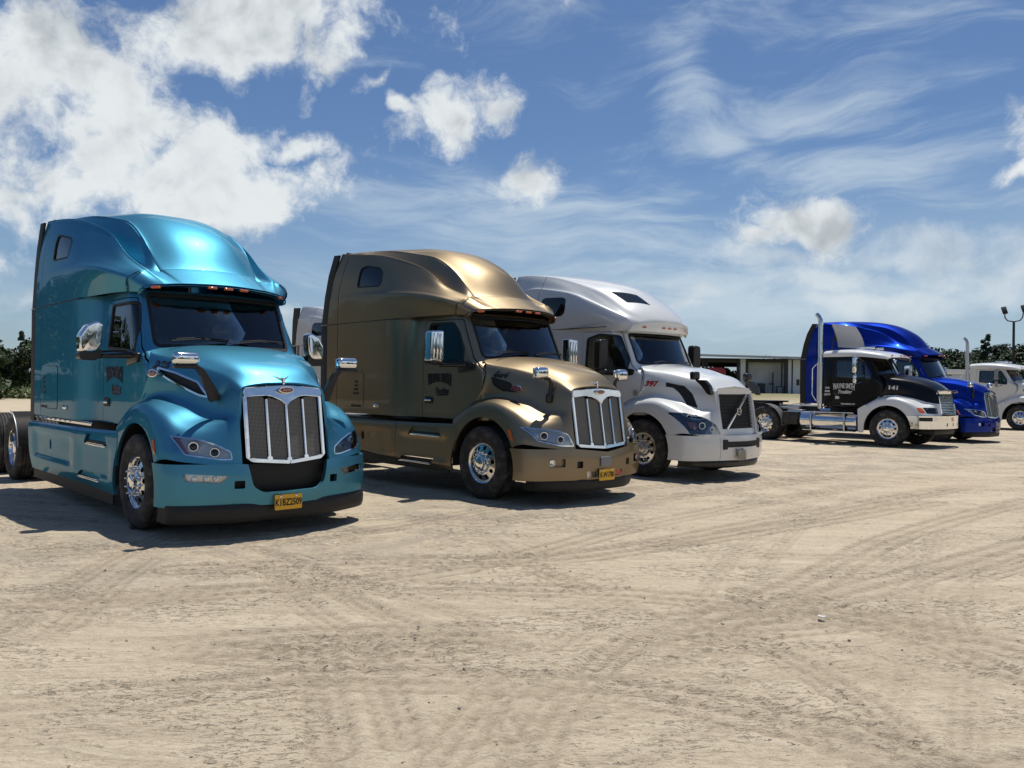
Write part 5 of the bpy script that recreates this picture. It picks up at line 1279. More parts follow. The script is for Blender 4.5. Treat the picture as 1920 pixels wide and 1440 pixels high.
    for s in (-1, 1):
        b = bmesh.new(); vs = []
        for i in range(13):
            t = R(-5 + 95 * i / 12)
            for yy in (.84, 1.16): vs.append(b.verts.new((-3.73 + .60 * math.cos(t), s * yy, .5 + .60 * math.sin(t))))
        for i in range(12): b.faces.new((vs[2 * i], vs[2 * i + 1], vs[2 * i + 3], vs[2 * i + 2]))
        bmesh.ops.solidify(b, geom=b.faces[:], thickness=.012); obj('quarter_fender', b, 'fairing_grey', root)
        obj('tail_light', boxm(-5.80, -5.76, s * .55 - .08, s * .55 + .08, .85, .93, .01), 'red', root)
    return root
# ------------------------------------------------------------------ ground of the truck yard
def vnoise(x, y, seed=0):
    xi = np.floor(x).astype(np.int64); yi = np.floor(y).astype(np.int64); fx = x - xi; fy = y - yi
    def h(a, b):
        n = (a * 374761393 + b * 668265263 + seed * 1442695041) & 0x7fffffff; n = ((n ^ (n >> 13)) * 1274126177) & 0x7fffffff
        return ((n ^ (n >> 16)) & 0xffff) / 65535.0
    u = fx * fx * (3 - 2 * fx); v = fy * fy * (3 - 2 * fy)
    return (h(xi, yi) * (1 - u) + h(xi + 1, yi) * u) * (1 - v) + (h(xi, yi + 1) * (1 - u) + h(xi + 1, yi + 1) * u) * v
def fbm(x, y, o=4, seed=0):
    s = 0; a = .5
    for i in range(o): s = s + a * vnoise(x * 2**i, y * 2**i, seed + i * 17); a *= .5
    return s
def far_rise(x, y):
    d = np.sqrt(x * x + y * y); k = np.clip((d - 48) / 60, 0, 1); k = k * k * (3 - 2 * k)
    r = np.clip((x + 5) / 40, 0, 1); r = r * r * (3 - 2 * r)
    return .85 * k * r
def on_ground(u, v):
    a, b = u - 960, v - 720; c, s_ = math.cos(.012155), math.sin(.012155)
    x, y = a * c + b * s_, -a * s_ + b * c
    d = Vector((x / 1521.84, 1, -y / 1521.84 + .00107)); k = -CAM_H / d.z
    return (d.x * k, d.y * k)
# tyre tracks, as measured in the yard: polyline, half width, number of ribs, depth
TR = []
def track(pts, gap=0.0, w=.14, depth=.012):
    P = np.array([on_ground(*p) for p in pts]); P = catmull(P, 8)
    T = np.gradient(P, axis=0); T /= np.linalg.norm(T, axis=1, keepdims=True); N = np.stack([-T[:, 1], T[:, 0]], 1)
    for o in ((-gap / 2, gap / 2) if gap else (0,)): TR.append((P + N * o, w, depth))
track([(440, 1030), (560, 1072), (700, 1118), (860, 1168), (1000, 1200)], .34, .11, .012)
track([(560, 1080), (620, 1130), (700, 1180), (800, 1270), (880, 1400)], .36, .12, .014)
track([(640, 1200), (660, 1280), (690, 1400)], .30, .12, .010)
track([(930, 1000), (1040, 1060), (1160, 1110), (1300, 1175), (1500, 1290), (1640, 1400)], .36, .13, .014)
track([(1040, 1330), (1130, 1260), (1300, 1180), (1500, 1100), (1700, 1000), (1960, 930)], 0, .22, .008)
track([(1380, 1120), (1560, 1150), (1760, 1200), (1960, 1270)], .34, .14, .014)
track([(1740, 1190), (1735, 1130), (1790, 1080), (1900, 1050)], .34, .13, .012)
track([(700, 1000), (960, 1010), (1300, 960), (1700, 900), (2000, 870)], 2.0, .25, .010)
track([(300, 1130), (700, 1110), (1100, 1100), (1400, 1060), (1900, 960)], 2.1, .25, .009)
track([(-50, 1220), (300, 1190), (700, 1170), (1200, 1190), (1700, 1270), (2000, 1360)], 2.0, .22, .010)
track([(0, 1080), (400, 1060), (800, 1020), (1100, 960), (1500, 900)], 2.0, .22, .009)
track([(60, 1180), (180, 1090), (300, 1020), (380, 990)], .34, .13, .010)
track([(0, 1330), (500, 1380), (1000, 1340), (1500, 1300), (1960, 1250)], 2.0, .2, .012)
track([(900, 1440), (1000, 1300), (1150, 1180)], .34, .13, .013)
rngt = np.random.RandomState(77)
for i in range(30):
    y = 2.6 + 22 * rngt.rand()**1.4; x = (rngt.rand() - .5) * 1.5 * y; a = rngt.choice([R(8), R(14), R(-12), R(-30), R(38), R(47), R(-4), R(62)]) + rngt.normal() * .09; l = 1.5 + 5 * rngt.rand(); c = rngt.normal() * .05
    P = np.array([(x + l * t * math.cos(a + c * t), y + l * t * math.sin(a + c * t)) for t in np.linspace(-1, 1, 9)])
    T = np.gradient(P, axis=0); T /= np.linalg.norm(T, axis=1, keepdims=True); N = np.stack([-T[:, 1], T[:, 0]], 1)
    for o in (-.17, .17): TR.append((P + N * o, .095, .006))
def axis_steps(lo, hi, c0, c1, fine, grow):
    v = list(np.arange(c0, c1 + 1e-6, fine)); s = fine
    while v[-1] < hi: s *= grow; v.append(v[-1] + s)
    s = fine
    while v[0] > lo: s *= grow; v.insert(0, v[0] - s)
    return np.array(v)
xs = axis_steps(-900, 1400, -5.4, 6.2, .030, 1.045); ys = axis_steps(-700, 2200, 2.9, 8.6, .026, 1.032)
GX, GY = np.meshgrid(xs, ys, indexing='ij')
GZ = far_rise(GX, GY)
near = np.clip(1 - (np.hypot(GX, GY) - 30) / 50, 0, 1)
und = (fbm(GX * .35, GY * .5, 3, 5) - .45) * .05 + (fbm(GX * .9, GY * 3.5, 3, 9) - .45) * .010 + (fbm(GX * 5, GY * 7, 3, 21) - .45) * .016
trk = np.zeros_like(GX); rut = np.zeros_like(GX)
for P, w, depth in TR:
    bb = (GX > P[:, 0].min() - .5) & (GX < P[:, 0].max() + .5) & (GY > P[:, 1].min() - .5) & (GY < P[:, 1].max() + .5)
    qx, qy = GX[bb], GY[bb]
    if len(qx) == 0: continue
    dm = np.full(len(qx), 9.0); sm = np.zeros(len(qx)); L = 0
    for i in range(len(P) - 1):
        a, b = P[i], P[i + 1]; ab = b - a; l = np.hypot(*ab)
        if l < 1e-6: continue
        t = np.clip(((qx - a[0]) * ab[0] + (qy - a[1]) * ab[1]) / l**2, 0, 1)
        d = np.hypot(qx - a[0] - t * ab[0], qy - a[1] - t * ab[1]); k = d < dm
        dm = np.where(k, d, dm); sm = np.where(k, L + t * l, sm); L += l
    inside = np.clip((w - dm) / .03, 0, 1); berm = np.exp(-((dm - w - .02) / .028)**2)
    fade = np.clip(vnoise(sm * .7 + P[0, 0] * 3.1, sm * 0 + P[0, 1] * 1.7, 3) * 3.4 - .35, 0, 1) * (.7 + .3 * vnoise(sm * 7, dm * 30, 8))
    rib = np.clip(.5 + .9 * np.cos(dm / w * math.pi * 2.5), 0, 1); lug = np.clip(.5 + .9 * np.cos(sm * 2 * math.pi / .12 + dm * 25), 0, 1)
    rut[bb] += fade * (-1.15 * depth * inside * (.35 + .65 * rib * (.5 + .5 * lug)) + berm * depth * .8)
    trk[bb] = np.maximum(trk[bb], (1.0 if depth > .0065 else .55) * fade * inside * (.22 + .78 * rib * (.45 + .55 * lug)))
rut = np.clip(rut, -.022, .014)
GZ = GZ + near * (und + rut)
# keep the ground under the wheels level
def flatten(cx, cy, r):
    global GZ
    d = np.hypot(GX - cx, GY - cy); k = np.clip((d - r) / .6, 0, 1); k = k * k * (3 - 2 * k)
    GZ = far_rise(GX, GY) + (GZ - far_rise(GX, GY)) * (.15 + .85 * k)
TRUCKS = {'T1': (-3.1696, 9.3835, 43.05), 'T2': (.4222, 11.9378, 42.13), 'T3': (3.126, 14.906, 42.14), 'T4': (11.107, 22.985, 42.515), 'T5': (13.846, 25.596, 41.88), 'T6': (21.136, 33.186, 42.488), 'T0': (-3.22, 22.3, 42.4)}
for tx, ty, yw in TRUCKS.values():
    a = R(yw); F = Vector((math.sin(a), -math.cos(a))); L_ = Vector((math.cos(a), math.sin(a)))
    for X in (0, -5.6, -6.9, -3.73):
        for s in (-1, 1): flatten(tx + F.x * X + L_.x * s, ty + F.y * X + L_.y * s, .35)
nx, ny = GX.shape
gv = np.stack([GX, GY, GZ], -1).reshape(-1, 3); idx = np.arange(nx * ny).reshape(nx, ny)
gf = np.stack([idx[:-1, :-1], idx[1:, :-1], idx[1:, 1:], idx[:-1, 1:]], -1).reshape(-1, 4)
gme = bpy.data.meshes.new('ground'); gme.vertices.add(len(gv)); gme.vertices.foreach_set('co', gv.ravel())
gme.loops.add(len(gf) * 4); gme.loops.foreach_set('vertex_index', gf.ravel().astype(np.int32))
gme.polygons.add(len(gf)); gme.polygons.foreach_set('loop_start', np.arange(0, len(gf) * 4, 4, dtype=np.int32)); gme.polygons.foreach_set('loop_total', np.full(len(gf), 4, dtype=np.int32))
gme.update(calc_edges=True)
at = gme.attributes.new('track', 'FLOAT', 'POINT'); at.data.foreach_set('value', trk.ravel().astype(np.float32))
def g_fn(t, b):
    co = t.new('ShaderNodeTexCoord').outputs['Object']
    a = t.new('ShaderNodeAttribute'); a.attribute_name = 'track'; tr = a.outputs['Fac']
    s = t.new('ShaderNodeSeparateXYZ'); t.put(s.inputs[0], co)
    dist = t.v('LENGTH', co)
    wv = t.v('ADD', co, t.v('SCALE', t.v('SUBTRACT', t.noise(co, .25, 3, .5, out='Color'), (.5, .5, .5)), scale=1.6))
    streak = t.noise(t.map(wv, rot=(0, 0, R(-6)), sc=(.30, 5.0, 1)), 1.0, 9, .74)
    streak2 = t.noise(t.map(wv, rot=(0, 0, R(10)), sc=(1.1, 15.0, 1)), 1.0, 6, .72)
    scr = t.noise(t.map(wv, rot=(0, 0, R(-20)), sc=(4, 46, 1)), 1.0, 3, .6)
    scr2 = t.noise(t.map(wv, rot=(0, 0, R(28)), sc=(4, 40, 1)), 1.0, 3, .6)
    big = t.noise(co, .22, 4, .55)
    mid = t.noise(t.map(wv, sc=(.7, 1.6, 1)), 1.5, 9, .74)
    clump = t.mr(t.noise(t.map(wv, sc=(.55, 1.2, 1)), 1.2, 6, .68), .46, .60)
    st1 = t.noise(t.map(co, rot=(0, 0, R(24)), sc=(1, 2.6, 1)), 13, 4, .62, .8)
    st2 = t.noise(t.map(co, rot=(0, 0, R(-32)), sc=(1, 2.4, 1)), 19, 4, .62, .8)
    fine = t.noise(co, 60, 6, .74)
    vor = t.new('ShaderNodeTexVoronoi'); t.put(vor.inputs['Vector'], t.map(t.v('ADD', co, t.v('SCALE', t.noise(co, 14, 3, .6, out='Color'), scale=.14)), rot=(0, 0, R(20)), sc=(.7, 1.8, 1))); vor.inputs['Scale'].default_value = 13; vd = vor.outputs['Distance']
    speck = t.m('MULTIPLY', t.mr(vd, .08, .20, 1, 0), t.mr(t.noise(co, 3, 4, .6), .50, .58))
    base = t.mix(t.mr(streak, .38, .62), (.47, .40, .295), (.565, .485, .365))
    base = t.mix(t.m('MULTIPLY', t.mr(streak2, .50, .62), .45), base, (.61, .535, .41))
    base = t.mix(t.m('MULTIPLY', t.mr(streak2, .46, .34), .38), base, (.37, .31, .225))
    base = t.mix(t.m('MULTIPLY', t.mr(big, .50, .66), .34), base, (.53, .42, .31))
    base = t.mix(t.m('MULTIPLY', t.mr(mid, .56, .70), .26), base, (.37, .325, .26))
    # trodden, greyer soil where the trucks park and turn
    park = t.m('MULTIPLY', t.mr(t.m('ABSOLUTE', t.m('SUBTRACT', t.m('SUBTRACT', s.outputs[1], t.m('MULTIPLY', s.outputs[0], .90)), 10.8)), 0.5, 4.2, 1, 0), t.mr(t.noise(wv, 1.3, 7, .74), .40, .58))
    base = t.mix(t.m('MULTIPLY', park, .5), base, (.27, .245, .21))
    k1 = t.m('MULTIPLY', t.mr(st1, .575, .615), t.m('ADD', .14, t.m('MULTIPLY', clump, .70)))
    k2 = t.m('MULTIPLY', t.mr(st2, .59, .625), t.m('ADD', .12, t.m('MULTIPLY', clump, .75)))
    dk = t.m('MAXIMUM', k1, k2)
    base = t.mix(t.m('MULTIPLY', dk, .52), base, (.20, .165, .12))  # relief shading of the clods painted in as dark strokes
    base = t.mix(t.m('MULTIPLY', t.mr(st1, .42, .38), .35), base, (.66, .59, .47))
    base = t.mix(t.m('MULTIPLY', t.mr(scr, .60, .68), t.m('MULTIPLY', t.m('SUBTRACT', 1, clump), .45)), base, (.26, .215, .16))
    base = t.mix(t.m('MULTIPLY', t.mr(scr2, .62, .69), t.m('MULTIPLY', clump, .55)), base, (.22, .18, .13))
    base = t.mix(t.m('MULTIPLY', tr, .78), base, (.25, .20, .145))
    base = t.mix(t.m('MULTIPLY', speck, .85), base, (.13, .11, .09))
    base = t.mix(t.m('MULTIPLY', t.mr(fine, .50, .62), .30), base, (.66, .59, .47))
    far = t.mr(dist, 60, 100)
    base = t.mix(t.m('MULTIPLY', far, .9), base, (.20, .19, .10))
    vfar = t.mr(dist, 110, 180); base = t.mix(vfar, base, (.05, .07, .025))
    base = t.mix(1.0, base, (1.08, 1.05, 1.01), 'MULTIPLY')
    t.put(b.inputs['Base Color'], base); b.inputs['Specular IOR Level'].default_value = .2
    h = t.m('ADD', t.m('MULTIPLY', streak2, .35), t.m('MULTIPLY', dk, -.55))
    h = t.m('ADD', h, t.m('MULTIPLY', fine, .35)); h = t.m('SUBTRACT', h, t.m('MULTIPLY', speck, .4)); h = t.m('ADD', h, t.m('MULTIPLY', st1, .5))
    bp = t.new('ShaderNodeBump'); bp.inputs['Strength'].default_value = 1.0; bp.inputs['Distance'].default_value = .032
    t.put(bp.inputs['Height'], h); t.l.new(bp.outputs[0], b.inputs['Normal'])
M['sand'] = mat('sandy yard soil', (.5, .45, .36), .95, fn=g_fn)
gme.materials.append(M['sand']); gme.polygons.foreach_set('use_smooth', [True] * len(gme.polygons))
gr = bpy.data.objects.new('ground', gme); COL.objects.link(gr); gr['kind'] = 'structure'
# pebbles
def pebbles():
    bm_v = []; bm_f = []; n = 0
    ico = bmesh.new(); bmesh.ops.create_icosphere(ico, subdivisions=1, radius=1); V0 = np.array([v.co[:] for v in ico.verts]); F0 = [[v.index for v in f.verts] for f in ico.faces]; ico.free()
    rng = np.random.RandomState(3)
    for i in range(900):
        y = 2.6 + rng.rand()**1.7 * 12; x = (rng.rand() - .5) * y * 1.5
        if fbm(np.array([x * .8]), np.array([y * .8]), 3, 2)[0] < .40: continue
        r = .003 + .008 * rng.rand()**3
        z = float(far_rise(np.array(x), np.array(y))) + (fbm(np.array(x * .35), np.array(y * .5), 3, 5) - .45) * .05 + (fbm(np.array(x * .9), np.array(y * 3.5), 3, 9) - .45) * .010 + (fbm(np.array(x * 5), np.array(y * 7), 3, 21) - .45) * .016
        sc = r * (.7 + .6 * rng.rand(3)); sc[2] *= .7; a = rng.rand() * 6.3; c, s = math.cos(a), math.sin(a)
        V = V0 * (1 + .25 * (rng.rand(len(V0), 1) - .5)) * sc; V = np.stack([V[:, 0] * c - V[:, 1] * s, V[:, 0] * s + V[:, 1] * c, V[:, 2]], 1) + (x, y, z + r * .3)
        bm_v.append(V); bm_f += [[q + n for q in f] for f in F0]; n += len(V0)
    return np.concatenate(bm_v), bm_f
M['pebble'] = mat('pebbles', (.2, .18, .16), .85, fn=lambda t, b: t.put(b.inputs['Base Color'], t.mix(t.noise(t.new('ShaderNodeTexCoord').outputs['Object'], 3.7, 2), (.16, .14, .12), (.55, .50, .42))))
obj('pebbles', pebbles(), 'pebble', kind='stuff', smooth=False, label='small dark pebbles scattered over the sandy yard')
px_, py_ = on_ground(1540, 1157)
tag(obj('paper_scrap', merge([xform(slab([(-.028, -.014), (.006, -.02), (.03, -.006), (.022, .015), (-.02, .018)], 2, 0, .004, .001), Matrix.Rotation(R(14), 4, 'Y')), boxm(-.005, .03, -.01, .006, -.004, .004)]), mat('white paper', (.8, .8, .78), .6), loc=(px_, py_, .004), smooth=False), 'tiny crumpled white paper scrap lying alone on the open sand', 'litter')

# ------------------------------------------------------------------ trees
def leaf_fn(dark, light):
    def f(t, b):
        g = t.new('ShaderNodeNewGeometry').outputs['Position']
        rn = t.new('ShaderNodeObjectInfo').outputs['Random']
        n = t.noise(g, 1.1, 4, .6); n2 = t.noise(g, 9.0, 2, .6)
        k = t.m('ADD', t.m('MULTIPLY', t.mr(n, .35, .68), .6), t.m('MULTIPLY', t.mr(n2, .3, .7), .4))
        c = t.mix(k, dark, light); c = t.mix(t.m('MULTIPLY', rn, .45), c, tuple(x * 1.35 for x in dark))
        t.put(b.inputs['Base Color'], c); b.inputs['Subsurface Weight'].default_value = 0
    return f
M['leaf'] = mat('tree foliage', (.04, .07, .02), .7, fn=leaf_fn((.018, .036, .011), (.052, .088, .022)))
M['leaf2'] = mat('pale shrub foliage', (.08, .10, .03), .75, fn=leaf_fn((.045, .075, .018), (.12, .16, .04)))
M['bark'] = mat('bark', (.07, .055, .045), .9)
def leaf_cloud(rng, blobs, n, size, flat=1.0):
    V = np.zeros((n * 4, 3)); B = np.array(blobs); w = B[:, 3]**2; w = w / w.sum(); k = rng.choice(len(B), n, p=w)
    d = rng.normal(size=(n, 3)); d /= np.linalg.norm(d, axis=1, keepdims=True)
    rr = rng.rand(n)**.45; c = B[k, :3] + d * (B[k, 3] * rr)[:, None] * np.array([1, 1, .8 * flat])
    nrm = d + rng.normal(size=(n, 3)) * .7 + np.array([0, 0, .5]); nrm /= np.linalg.norm(nrm, axis=1, keepdims=True)
    u = np.cross(nrm, rng.normal(size=(n, 3))); u /= np.linalg.norm(u, axis=1, keepdims=True); v = np.cross(nrm, u)
    s = size * (.5 + rng.rand(n, 1)); 
    V[0::4] = c - u * s - v * s * .55; V[1::4] = c + u * s - v * s * .55; V[2::4] = c + u * s * .6 + v * s * .6; V[3::4] = c - u * s * .5 + v * s * .6
    F = np.arange(n * 4).reshape(-1, 4); return V, F
def fast_mesh(name, V, F, m):
    me = bpy.data.meshes.new(name); me.vertices.add(len(V)); me.vertices.foreach_set('co', np.asarray(V, float).ravel())
    me.loops.add(F.size); me.loops.foreach_set('vertex_index', F.ravel().astype(np.int32)); me.polygons.add(len(F))
    me.polygons.foreach_set('loop_start', np.arange(0, F.size, F.shape[1], dtype=np.int32)); me.polygons.foreach_set('loop_total', np.full(len(F), F.shape[1], dtype=np.int32))
    me.update(calc_edges=True); me.materials.append(M[m]); return me
def crown_blobs(rng, h, w, kind):
    bl = []
    if kind == 'broad':
        for i in range(15):
            a = rng.rand() * 6.28; r = w * (.15 + .8 * rng.rand()); z = h * (.30 + .58 * rng.rand() * (1 - .45 * r / w)); bl.append((r * math.cos(a), r * math.sin(a), z, w * (.22 + .22 * rng.rand())))
        bl.append((0, 0, h * .82, w * .34))
    elif kind == 'pine':
        for i in range(16):
            t = .30 + .68 * i / 15; a = rng.rand() * 6.28; r = w * .75 * (1.12 - t)**.7 * (.3 + .8 * rng.rand()); bl.append((r * math.cos(a), r * math.sin(a), h * t, w * (.13 + .26 * (1.05 - t))))
    else:
        for i in range(9):
            a = rng.rand() * 6.28; r = w * .8 * rng.rand(); bl.append((r * math.cos(a), r * math.sin(a), h * (.25 + .5 * rng.rand()), w * (.25 + .22 * rng.rand())))
    return bl
TREES = []
for i, (h, w, kind, n, sz) in enumerate([(7.5, 3.4, 'broad', 4200, .15), (6.2, 2.9, 'broad', 3600, .14), (8.5, 2.2, 'pine', 3600, .13), (5.0, 2.6, 'broad', 3200, .13), (2.2, 1.7, 'bush', 2000, .09)]):
    rng = np.random.RandomState(40 + i); bl = crown_blobs(rng, h, w, kind); V, F = leaf_cloud(rng, bl, n, sz)
    cm = fast_mesh('crown', V, F, 'leaf' if kind != 'bush' else 'leaf2')
    parts = []
    if kind != 'bush':
        parts.append(tube([(0, 0, -.2), (.05, .03, h * .3), (-.05, .05, h * .6), (0, 0, h * .85)], [.20, .16, .10, .03], 8))
        for b_ in bl[:7]: parts.append(tube([(0, 0, h * .25 + .1 * b_[2]), (b_[0] * .5, b_[1] * .5, b_[2] * .72), (b_[0], b_[1], b_[2])], [.08, .05, .015], 5))
    else:
        for b_ in bl[:5]: parts.append(tube([(0, 0, 0), (b_[0] * .6, b_[1] * .6, b_[2] * .7), (b_[0], b_[1], b_[2])], [.04, .03, .01], 5))
    tm = tomesh(merge(parts)); tm.materials.append(M['bark']); tm.name = 'trunk'; TREES.append((cm, tm))
def tree(k, x, y, sc, label, name='tree', cat='tree', group=None, z=None, sz=1.0):
    root = thing(name, label, cat, (x, y, float(far_rise(np.array(x), np.array(y))) if z is None else z), random.random() * 6.28, group); root.scale = (sc, sc, sc * sz)
    for nm, me in (('crown', TREES[k][0]), ('trunk' if k < 4 else 'stem', TREES[k][1])):
        o = bpy.data.objects.new(nm, me); COL.objects.link(o); o.parent = root
    return root
def at_px(u, dist): return ((u - 960) / 1521.84 * dist, dist)
# left edge of the yard: dark trees above a bank of scrub
left_lab = ['dark bushy tree at the far left edge behind the scrub bank', 'dark tree with two ragged tips above the scrub bank', 'tallest dark tree close to the teal truck, above the scrub', 'dark tree half hidden by the back of the teal truck']
for (u, d_, k, sc), lb in zip([(-25, 70, 0, .62), (12, 72, 1, .74), (38, 69, 2, .66), (72, 71, 0, .78)], left_lab):
    x, y = at_px(u, d_); tree(k, x, y, sc, lb, group='trees along the left edge of the yard')
# behind the teal truck windscreen and between the trucks
for (u, d_, k, sc), lb in zip([(530, 84, 3, .85), (562, 82, 1, .72)], ['dark tree seen just right of the teal truck windscreen', 'dark tree behind the shaded white sleeper truck']):
    x, y = at_px(u, d_); tree(k, x, y, sc, lb, group='trees behind the trucks')
right = [(1705, 128, 1, 1.32), (1722, 122, 0, 1.18), (1738, 126, 3, 1.5), (1752, 121, 1, 1.22), (1768, 127, 3, 1.5), (1784, 122, 0, 1.0), (1800, 126, 1, 1.18), (1818, 121, 3, 1.36), (1836, 125, 0, 1.06), (1849, 118, 2, 1.04), (1866, 122, 1, 1.32), (1884, 126, 0, 1.16), (1899, 121, 3, 1.5), (1916, 124, 1, 1.36), (1934, 122, 0, 1.2), (1955, 120, 3, 1.6)]
rl = ['dark green tree left of all, above the royal blue visor', 'rounded dark tree just right of the royal blue roof', 'dark tree above the royal blue truck windscreen', 'dense tree left of the exhaust stack, second from it', 'dark tree over the royal blue truck mirror', 'low dark tree left of the white truck exhaust stack', 'dark tree directly behind the white truck exhaust stack', 'dark tree just right of the exhaust stack', 'dark tree left of the tall ragged pine', 'tall ragged pine standing above the treeline', 'dark tree right of the ragged pine', 'dark tree just left of the floodlight pole', 'dark tree just right of the floodlight pole', 'dark tree above the white cab windscreen', 'dark tree at the right edge of the picture', 'dark tree beyond the right edge, over the white truck bonnet']
for (u, d_, k, sc), lb in zip(right, rl):
    x, y = at_px(u, d_); tree(k, x, y, sc, lb, group='trees beyond the right of the yard')
for (u, d_, k, sc), lb in zip([(1472, 140, 1, 1.05), (1495, 142, 3, 1.2), (1532, 138, 0, 1.12), (1560, 140, 1, 1.2), (1600, 138, 0, 1.1)], ['small treetop over the shed roof, furthest left', 'second small treetop over the shed roof', 'pale green treetop beside the royal blue sleeper', 'tree hidden behind the royal blue sleeper', 'tree behind the black day cab']):
    x, y = at_px(u, d_); tree(k, x, y, sc, lb, group='trees behind the open shed')
# scrub bank, left, and the woods that close the yard on the sides the picture does not show
def scrub():
    rng = np.random.RandomState(9); bl = []
    for i in range(420):
        u = -500 + 1120 * rng.rand(); d_ = 64.5 + 9 * rng.rand(); x, y = at_px(u, d_); bl.append((x, y, .15 + 1.9 * ((d_ - 64.5) / 9)**.8 * (.7 + .4 * rng.rand()), .55 + .5 * rng.rand()))
    return leaf_cloud(rng, bl, 46000, .085, .8)
V, F = scrub(); so = bpy.data.objects.new('scrub', fast_mesh('scrub', V, F, 'leaf2')); COL.objects.link(so); so['kind'] = 'stuff'; so['label'] = 'bank of mixed green scrub along the left edge of the yard'
def understory():
    rng = np.random.RandomState(19); bl = []
    for i in range(260):
        u = 1440 + 620 * rng.rand(); d_ = 114 + 6 * rng.rand(); x, y = at_px(u, d_); bl.append((x, y, 1.6 + 3.6 * rng.rand(), 1.3 + .9 * rng.rand()))
    return leaf_cloud(rng, bl, 30000, .17, .9)
V, F = understory(); uo = bpy.data.objects.new('undergrowth', fast_mesh('undergrowth', V, F, 'leaf')); COL.objects.link(uo); uo['kind'] = 'stuff'; uo['label'] = 'dark undergrowth under the trees to the right of the yard'
def woods():
    rng = np.random.RandomState(12); VV = []; FF = []; n = 0
    spots = []
    for i in range(230):
        a = R(-152 + 304 * rng.rand()); 
        if abs(a) < R(39): continue
        r = 66 + 16 * rng.rand(); spots.append((r * math.sin(a) if True else 0, r * math.cos(a)))
    for i in range(26): a = R(33.5 + 12 * rng.rand()); r = 117 + 12 * rng.rand(); spots.append((r * math.sin(a), r * math.cos(a)))
    for i in range(10): a = -R(34 + 6 * rng.rand()); r = 70 + 8 * rng.rand(); spots.append((r * math.sin(a), r * math.cos(a)))
    for x, y in spots:
        h = 8.0 + 4.0 * rng.rand(); w = 3.2 + 1.4 * rng.rand(); bl = [(b[0] + x, b[1] + y, b[2], b[3]) for b in crown_blobs(rng, h, w, 'broad' if rng.rand() < .75 else 'pine')]
        bl += [(x + rng.normal() * 2, y + rng.normal() * 2, 1.0, 1.4) for _ in range(4)]
        V, F = leaf_cloud(rng, bl, 1900, .21); VV.append(V); FF.append(F + n); n += len(V)
    return np.concatenate(VV), np.concatenate(FF)
V, F = woods(); wo2 = bpy.data.objects.new('woods', fast_mesh('woods', V, F, 'leaf')); COL.objects.link(wo2); wo2['kind'] = 'stuff'; wo2['label'] = 'dark woods closing the sides of the yard'
# green seen through the shed
for (u, d_, sc), lb in zip([(1312, 119, 1.7), (1352, 121, 1.9), (1376, 118, 1.6), (1338, 123, 2.0)], ['green bush seen through the left bay of the open shed', 'tall bush seen behind the red trailer in the shed', 'bush beside the white shed column', 'bush behind the red trailer']):
    x, y = at_px(u, d_); tree(4, x, y, sc, lb, 'bush', 'bush', 'bushes behind the open shed')

# ------------------------------------------------------------------ open shed
SHD = 110.0
def sx(u, d=SHD): return (u - 960) / 1521.84 * d
shed = thing('open_shed', 'long low shed with pale roof edge, open bays and grey panelled walls', 'shed', (0, SHD, .78))
def wl_fn(t, b):
    g = t.new('ShaderNodeTexCoord').outputs['Object']; s = t.new('ShaderNodeSeparateXYZ'); t.put(s.inputs[0], g)
    w = t.m('SINE', t.m('MULTIPLY', s.outputs[0], 26.0)); n = t.noise(g, .7, 5, .6)
    t.put(b.inputs['Base Color'], t.mix(t.mr(n, .35, .7), (.56, .57, .58), (.66, .67, .68)))
    bp = t.new('ShaderNodeBump'); bp.inputs['Strength'].default_value = .5; bp.inputs['Distance'].default_value = .03; t.put(bp.inputs['Height'], w); t.l.new(bp.outputs[0], b.inputs['Normal'])
M['shedwall'] = mat('ribbed grey wall sheet', (.4, .4, .4), .6, fn=wl_fn)
M['shedwhite'] = mat('pale shed panel', (.66, .68, .70), .6)
M['shedroof'] = mat('galvanised roof sheet', (.42, .44, .46), .45, .3)
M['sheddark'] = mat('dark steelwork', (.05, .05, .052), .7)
M['redpaint'] = mat('faded red paint', (.32, .03, .035), .5)
zr_ = 7.05 - .78
# roof: gently pitched slab, front edge rising to the left, 26 m deep
x0, x1 = sx(1180), sx(1518)
def roofq(x0, x1, zf0, zf1, zb0, zb1, y0, y1, th):
    V = [(x0, y0, zf0), (x1, y0, zf1), (x1, y1, zb1), (x0, y1, zb0)]; V += [(x, y, z - th) for x, y, z in V]
    return (V, [(0, 1, 2, 3), (7, 6, 5, 4), (0, 4, 5, 1), (1, 5, 6, 2), (2, 6, 7, 3), (3, 7, 4, 0)])
obj('roof', roofq(x0, x1, 5.35, 4.95, 6.25, 5.75, -2.0, 20, .10), 'shedroof', shed, smooth=False)
obj('fascia', roofq(x0, x1, 5.36, 4.955, 5.36, 4.955, -2.06, -2.01, .30), 'shedroof', shed, smooth=False)
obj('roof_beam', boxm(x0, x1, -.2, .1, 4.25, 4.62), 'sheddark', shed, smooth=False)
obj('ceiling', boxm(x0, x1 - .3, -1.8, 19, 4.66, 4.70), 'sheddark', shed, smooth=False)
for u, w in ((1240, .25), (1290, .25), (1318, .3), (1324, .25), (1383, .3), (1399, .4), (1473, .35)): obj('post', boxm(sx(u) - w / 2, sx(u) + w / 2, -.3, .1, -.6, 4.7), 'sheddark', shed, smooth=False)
obj('column', boxm(sx(1386), sx(1395), -.6, -.1, -.6, 4.7), 'shedwhite', shed, smooth=False)
obj('back_wall', boxm(sx(1399), sx(1472), 1.6, 1.8, -.6, 4.66), 'shedwall', shed, smooth=False)
obj('side_wall', boxm(sx(1398), sx(1398) + .2, .1, 1.6, -.6, 4.66), 'shedwall', shed, smooth=False)
